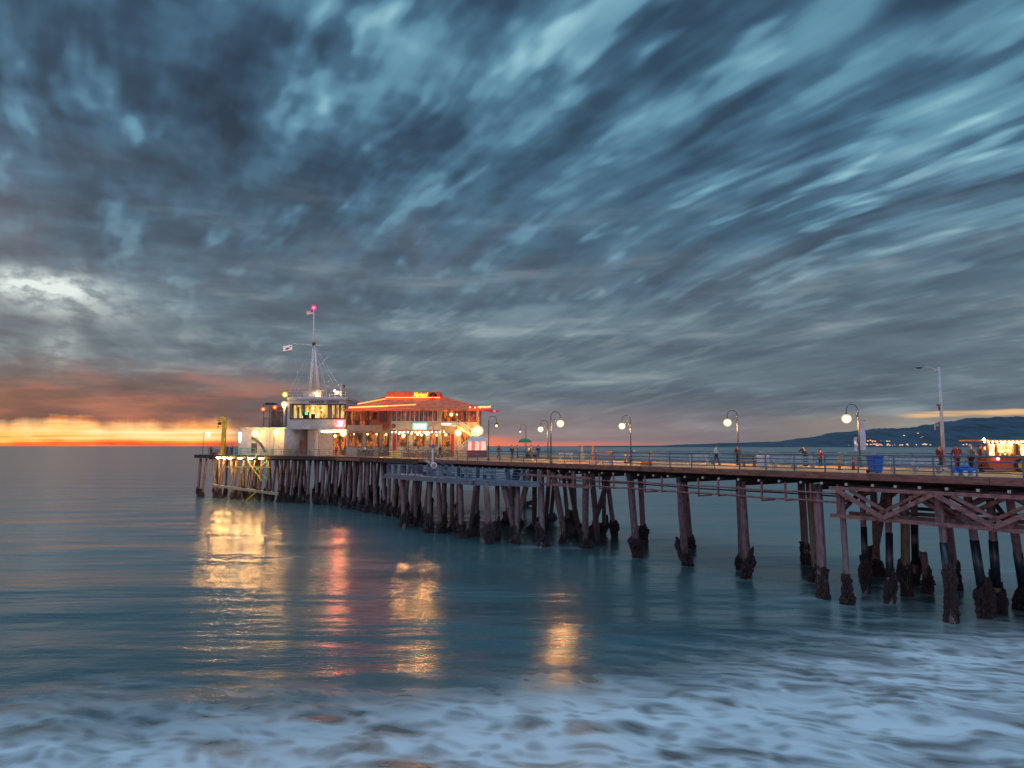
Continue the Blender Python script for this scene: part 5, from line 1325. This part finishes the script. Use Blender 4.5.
def pose(kind):
    V = Vector
    J = dict(pel=V((0, 0, .95)), waist=V((0, .0, 1.1)), chest=V((0, 0, 1.32)), neck=V((0, .0, 1.48)), head0=V((0, -.015, 1.58)), head1=V((0, -.01, 1.70)))
    for s, n in ((-1, 'l'), (1, 'r')):
        J['hip' + n] = V((s * .10, 0, .90)); J['kne' + n] = V((s * .11, -.02, .50)); J['ank' + n] = V((s * .11, .02, .09)); J['toe' + n] = V((s * .13, -.15, .04))
        J['sho' + n] = V((s * .19, 0, 1.42)); J['elb' + n] = V((s * .25, .03, 1.13)); J['wri' + n] = V((s * .26, -.06, .88))
    if kind == 'walk':
        J['knel'] = V((-.11, -.18, .53)); J['ankl'] = V((-.11, -.24, .10)); J['toel'] = V((-.12, -.40, .06))
        J['kner'] = V((.11, .08, .50)); J['ankr'] = V((.11, .34, .14)); J['toer'] = V((.12, .22, .04))
        J['elbl'] = V((-.26, .12, 1.15)); J['wril'] = V((-.25, .12, .90)); J['elbr'] = V((.26, -.10, 1.15)); J['wrir'] = V((.23, -.28, .96))
    if kind == 'lean':
        for k in ('waist', 'chest', 'neck', 'head0', 'head1'): J[k] = J[k] + V((0, -.28 * (J[k].z - .95) / .7, -.03))
        for s, n in ((-1, 'l'), (1, 'r')):
            J['sho' + n] = J['sho' + n] + V((0, -.20, -.03)); J['elb' + n] = V((s * .24, -.42, 1.20)); J['wri' + n] = V((s * .12, -.62, 1.13))
    if kind == 'hold':
        J['elbr'] = V((.26, -.12, 1.16)); J['wrir'] = V((.16, -.36, 1.20)); J['elbl'] = V((-.26, -.10, 1.15)); J['wril'] = V((-.10, -.34, 1.10))
    return J
def person_meshes(kind):
    J = pose(kind); rd = dict(pel=(.15, .11), waist=(.13, .095), chest=(.155, .11), neck=(.055, .06), head0=(.075, .085), head1=(.078, .095))
    for n in 'lr':
        rd.update({'hip' + n: (.09, .09), 'kne' + n: (.062, .062), 'ank' + n: (.042, .042), 'toe' + n: (.042, .03), 'sho' + n: (.062, .062), 'elb' + n: (.042, .042), 'wri' + n: (.03, .026)})
    E = [('pel', 'waist'), ('waist', 'chest'), ('chest', 'neck'), ('neck', 'head0'), ('head0', 'head1')]
    for n in 'lr': E += [('pel', 'hip' + n), ('hip' + n, 'kne' + n), ('kne' + n, 'ank' + n), ('ank' + n, 'toe' + n), ('chest', 'sho' + n), ('sho' + n, 'elb' + n), ('elb' + n, 'wri' + n)]
    body = skin(E, {k: (J[k], rd[k]) for k in rd}, 'person', SKINM)
    # face features, ears, palms and fingers grow out of the same mesh
    b = MB(); b.bm.from_mesh(body); h = J['head0'].lerp(J['head1'], .45)
    b.tube([h + Vector((0, -.075, .03)), h + Vector((0, -.112, -.015)), h + Vector((0, -.085, -.025))], [.008, .014, .01], 6)
    b.ball(h + Vector((0, -.083, -.055)), .02, 1, (1.2, .5, .35))
    for s in (-1, 1): b.ball(h + Vector((s * .03, -.082, .03)), .011, 1); b.ball(h + Vector((s * .078, .005, .0)), .02, 1, (.4, .8, 1.4))
    for n, s in (('l', -1), ('r', 1)):
        w_ = J['wri' + n]; d = (w_ - J['elb' + n]).normalized(); side = d.cross(Vector((1, 0, 0))).normalized(); inn = d.cross(side)
        pc = w_ + d * .085
        b.tube([w_, w_ + d * .05, pc], [.026, .036, .034], 8)
        for k, L in enumerate((.070, .080, .075, .058)):
            o = pc + side * (.030 - .02 * k) - d * .01
            b.tube([o, o + d * L * .5, o + d * L * .85 + inn * .018, o + d * L + inn * .035], [.0095, .009, .0085, .007], 6)
        o = w_ + d * .03 + side * .03; b.tube([o, o + d * .035 + side * .028, o + d * .07 + side * .03 + inn * .01], [.012, .011, .008], 6)
    bm2 = b.mesh('person', SKINM, True)
    J2 = dict(J)
    def grow(k, f): return (J[k], (rd[k][0] + f, rd[k][1] + f))
    jr = {k: grow(k, .025) for k in ('waist', 'pel', 'chest')}; jE = [('waist', 'pel'), ('waist', 'chest')]
    jr['col'] = (J['chest'].lerp(J['neck'], .75), (.085, .08)); jE.append(('chest', 'col'))
    for n in 'lr':
        jr['sho' + n] = grow('sho' + n, .018); jr['elb' + n] = grow('elb' + n, .016); jr['cuf' + n] = (J['elb' + n].lerp(J['wri' + n], .9), (.042, .040)); jE += [('chest', 'sho' + n), ('sho' + n, 'elb' + n), ('elb' + n, 'cuf' + n)]
    jr['hem'] = (J['pel'] + Vector((0, 0, -.07)), (.185, .14)); jE.append(('pel', 'hem'))
    jacket = skin(jE, jr, 'jacket', CLOTH['black'])
    tr = {'pel': grow('pel', .012)}; tE = []
    for n in 'lr':
        tr['hip' + n] = grow('hip' + n, .016); tr['kne' + n] = grow('kne' + n, .02); tr['cuf' + n] = (J['kne' + n].lerp(J['ank' + n], .95), (.062, .062)); tE += [('pel', 'hip' + n), ('hip' + n, 'kne' + n), ('kne' + n, 'cuf' + n)]
    trou = skin(tE, tr, 'trousers', CLOTH['jeans'])
    b = MB()
    for n in 'lr':
        a, c = J['ank' + n], J['toe' + n]; b.tube([a + Vector((0, .07, -.05)), a + Vector((0, .03, -.03)), c.lerp(a, .4), c + Vector((0, -.03, 0))], [.045, .055, .05, .035], 8)
    shoes = b.mesh('shoes', CLOTH['black'], True)
    b = MB(); b.ball(h + Vector((0, .012, .035)), .108, 3, (.86, .98, .92))
    bmesh.ops.delete(b.bm, geom=[v for v in b.bm.verts if (v.co - h).y < -.045 and (v.co - h).z < .075], context='VERTS')
    hair = b.mesh('hair', HAIR[0], True)
    return bm2, jacket, trou, shoes, hair
PM = {k: person_meshes(k) for k in ('stand', 'walk', 'lean', 'hold')}
def person(label, loc, rz, kind, jk, tr, hair=0, sc=1.0, group=None):
    body, jacket, trou, shoes, hm = PM[kind]
    o = link('person', body, None, loc); o.rotation_euler.z = rz; o.scale = (sc, sc, sc); tag(o, label, 'person', group)
    for me, nm, m in ((jacket, 'jacket', CLOTH[jk]), (trou, 'trousers', CLOTH[tr]), (shoes, 'shoes', CLOTH['black']), (hm, 'hair', HAIR[hair])):
        c = link(nm, me, o)
        c.material_slots[0].link = 'OBJECT'; c.material_slots[0].material = m
    return o
FACE = DANG + R(90)                           # facing out over the near rail
person('person in dark clothes leaning on the far side behind the white benches', on(805.5, 11.8), R(195), 'lean', 'black', 'navy')
person('person in brown coat standing at the foot of a lit lamp', on(738, 9.5), R(20), 'stand', 'brown', 'black', 1)
person('person in white top walking past the bench between two lamps', on(716, 9.0), R(70), 'walk', 'white', 'black', 1)
person('person in red top beyond the benches, left of the bannered lamp', on(820.5, 13.0), R(-60), 'stand', 'red', 'jeans', 0, .8)
person('person in maroon coat left of the tall light pole', on(940, 9.5), R(15), 'stand', 'maroon', 'brown', 1)
person('person in maroon coat between the tall pole and the food cart', on(957, 9.6), R(-15), 'walk', 'maroon', 'maroon', 0)
person('person in grey jacket queuing at the food cart, hands raised', on(971, 8.6), R(90), 'hold', 'grey', 'black', 2)
person('person in brown jacket queuing closest to the food cart', on(980.5, 9.4), R(80), 'stand', 'brown', 'black', 1)
for (px, Y, rz, k, j, tr, h, lab) in ((512, 88, 30, 'stand', 'black', 'black', 0, 'person in black standing left of the green parasol'),
        (517.5, 91, 80, 'hold', 'grey', 'jeans', 1, 'person in grey under the left edge of the green parasol'),
        (531, 90, -70, 'stand', 'khaki', 'khaki', 1, 'person in khaki right of the green parasol'),
        (499, 90, 60, 'walk', 'brown', 'jeans', 1, 'person in brown walking between kiosk and parasol'),
        (538, 96, 200, 'stand', 'navy', 'black', 0, 'person in navy at the rail left of the double lamps'),
        (336.2, 115.2, 0, 'stand', 'red', 'black', 0, 'person in red under the lit porch of the office'),
        (416, 100, 90, 'walk', 'white', 'khaki', 1, 'person in white walking in front of the restaurant'),
        (440, 96, -90, 'walk', 'navy', 'jeans', 0, 'person in navy walking in front of the restaurant stairs'),
        (365, 106.5, 60, 'stand', 'white', 'jeans', 2, 'person in white in front of the restaurant left wing'),
        (211, 126.5, 10, 'lean', 'red', 'black', 0, 'angler in red at the left of the yellow crane'),
        (227, 124.8, -20, 'hold', 'navy', 'jeans', 0, 'angler in navy just right of the yellow crane'),
        (231.5, 124.4, 15, 'stand', 'black', 'black', 1, 'angler in black by the corner of the office')):
    q = W(px, 455, Y); person(lab, Vector((q.x, Y, DZ)), R(rz), k, j, tr, h, group='people on the pier')
# fishing rods propped on the outer rail
for px, lab in ((207, 'fishing rod leaning out left of the crane'), (222.5, 'fishing rod leaning out right of the crane'), (233, 'fishing rod leaning out beside the office corner')):
    s = min(((abs(WX(px, e(k * .1).y) - e(k * .1).x), k * .1) for k in range(180, 335)))[1]; q = e(s, .45)
    t = thing('fishing_rod', lab, 'fishing rod', q, 0, 'fishing rods at the outer rail')
    b = MB(); b.tube([(0, .2, .05), (0, -.3, 1.15), (-.2, -.9, 2.6)], [.03, .022, .008], 6); b.build('rod', 'black', t)
    b = MB(); b.ball((0, -.1, .62), .06, 1); b.build('reel', 'steel', t)
# tackle boxes
for px, Y, lab, m in ((214, 126.8, 'red tackle box by the yellow crane', 'red'), (222, 125.6, 'white tackle box by the yellow crane', 'white')):
    q = W(px, 455, Y); t = thing('tackle_box', lab, 'box', (q.x, Y, DZ)); b = MB(); b.box((0, 0, .25), (.7, .45, .45), None, .03); b.build('body', m, t)
    b = MB(); b.box((0, 0, .51), (.74, .49, .06), None, .02); b.tube([(-.15, 0, .54), (-.15, 0, .62), (.15, 0, .62), (.15, 0, .54)], .02, 6); b.build('lid', 'greydeck', t)
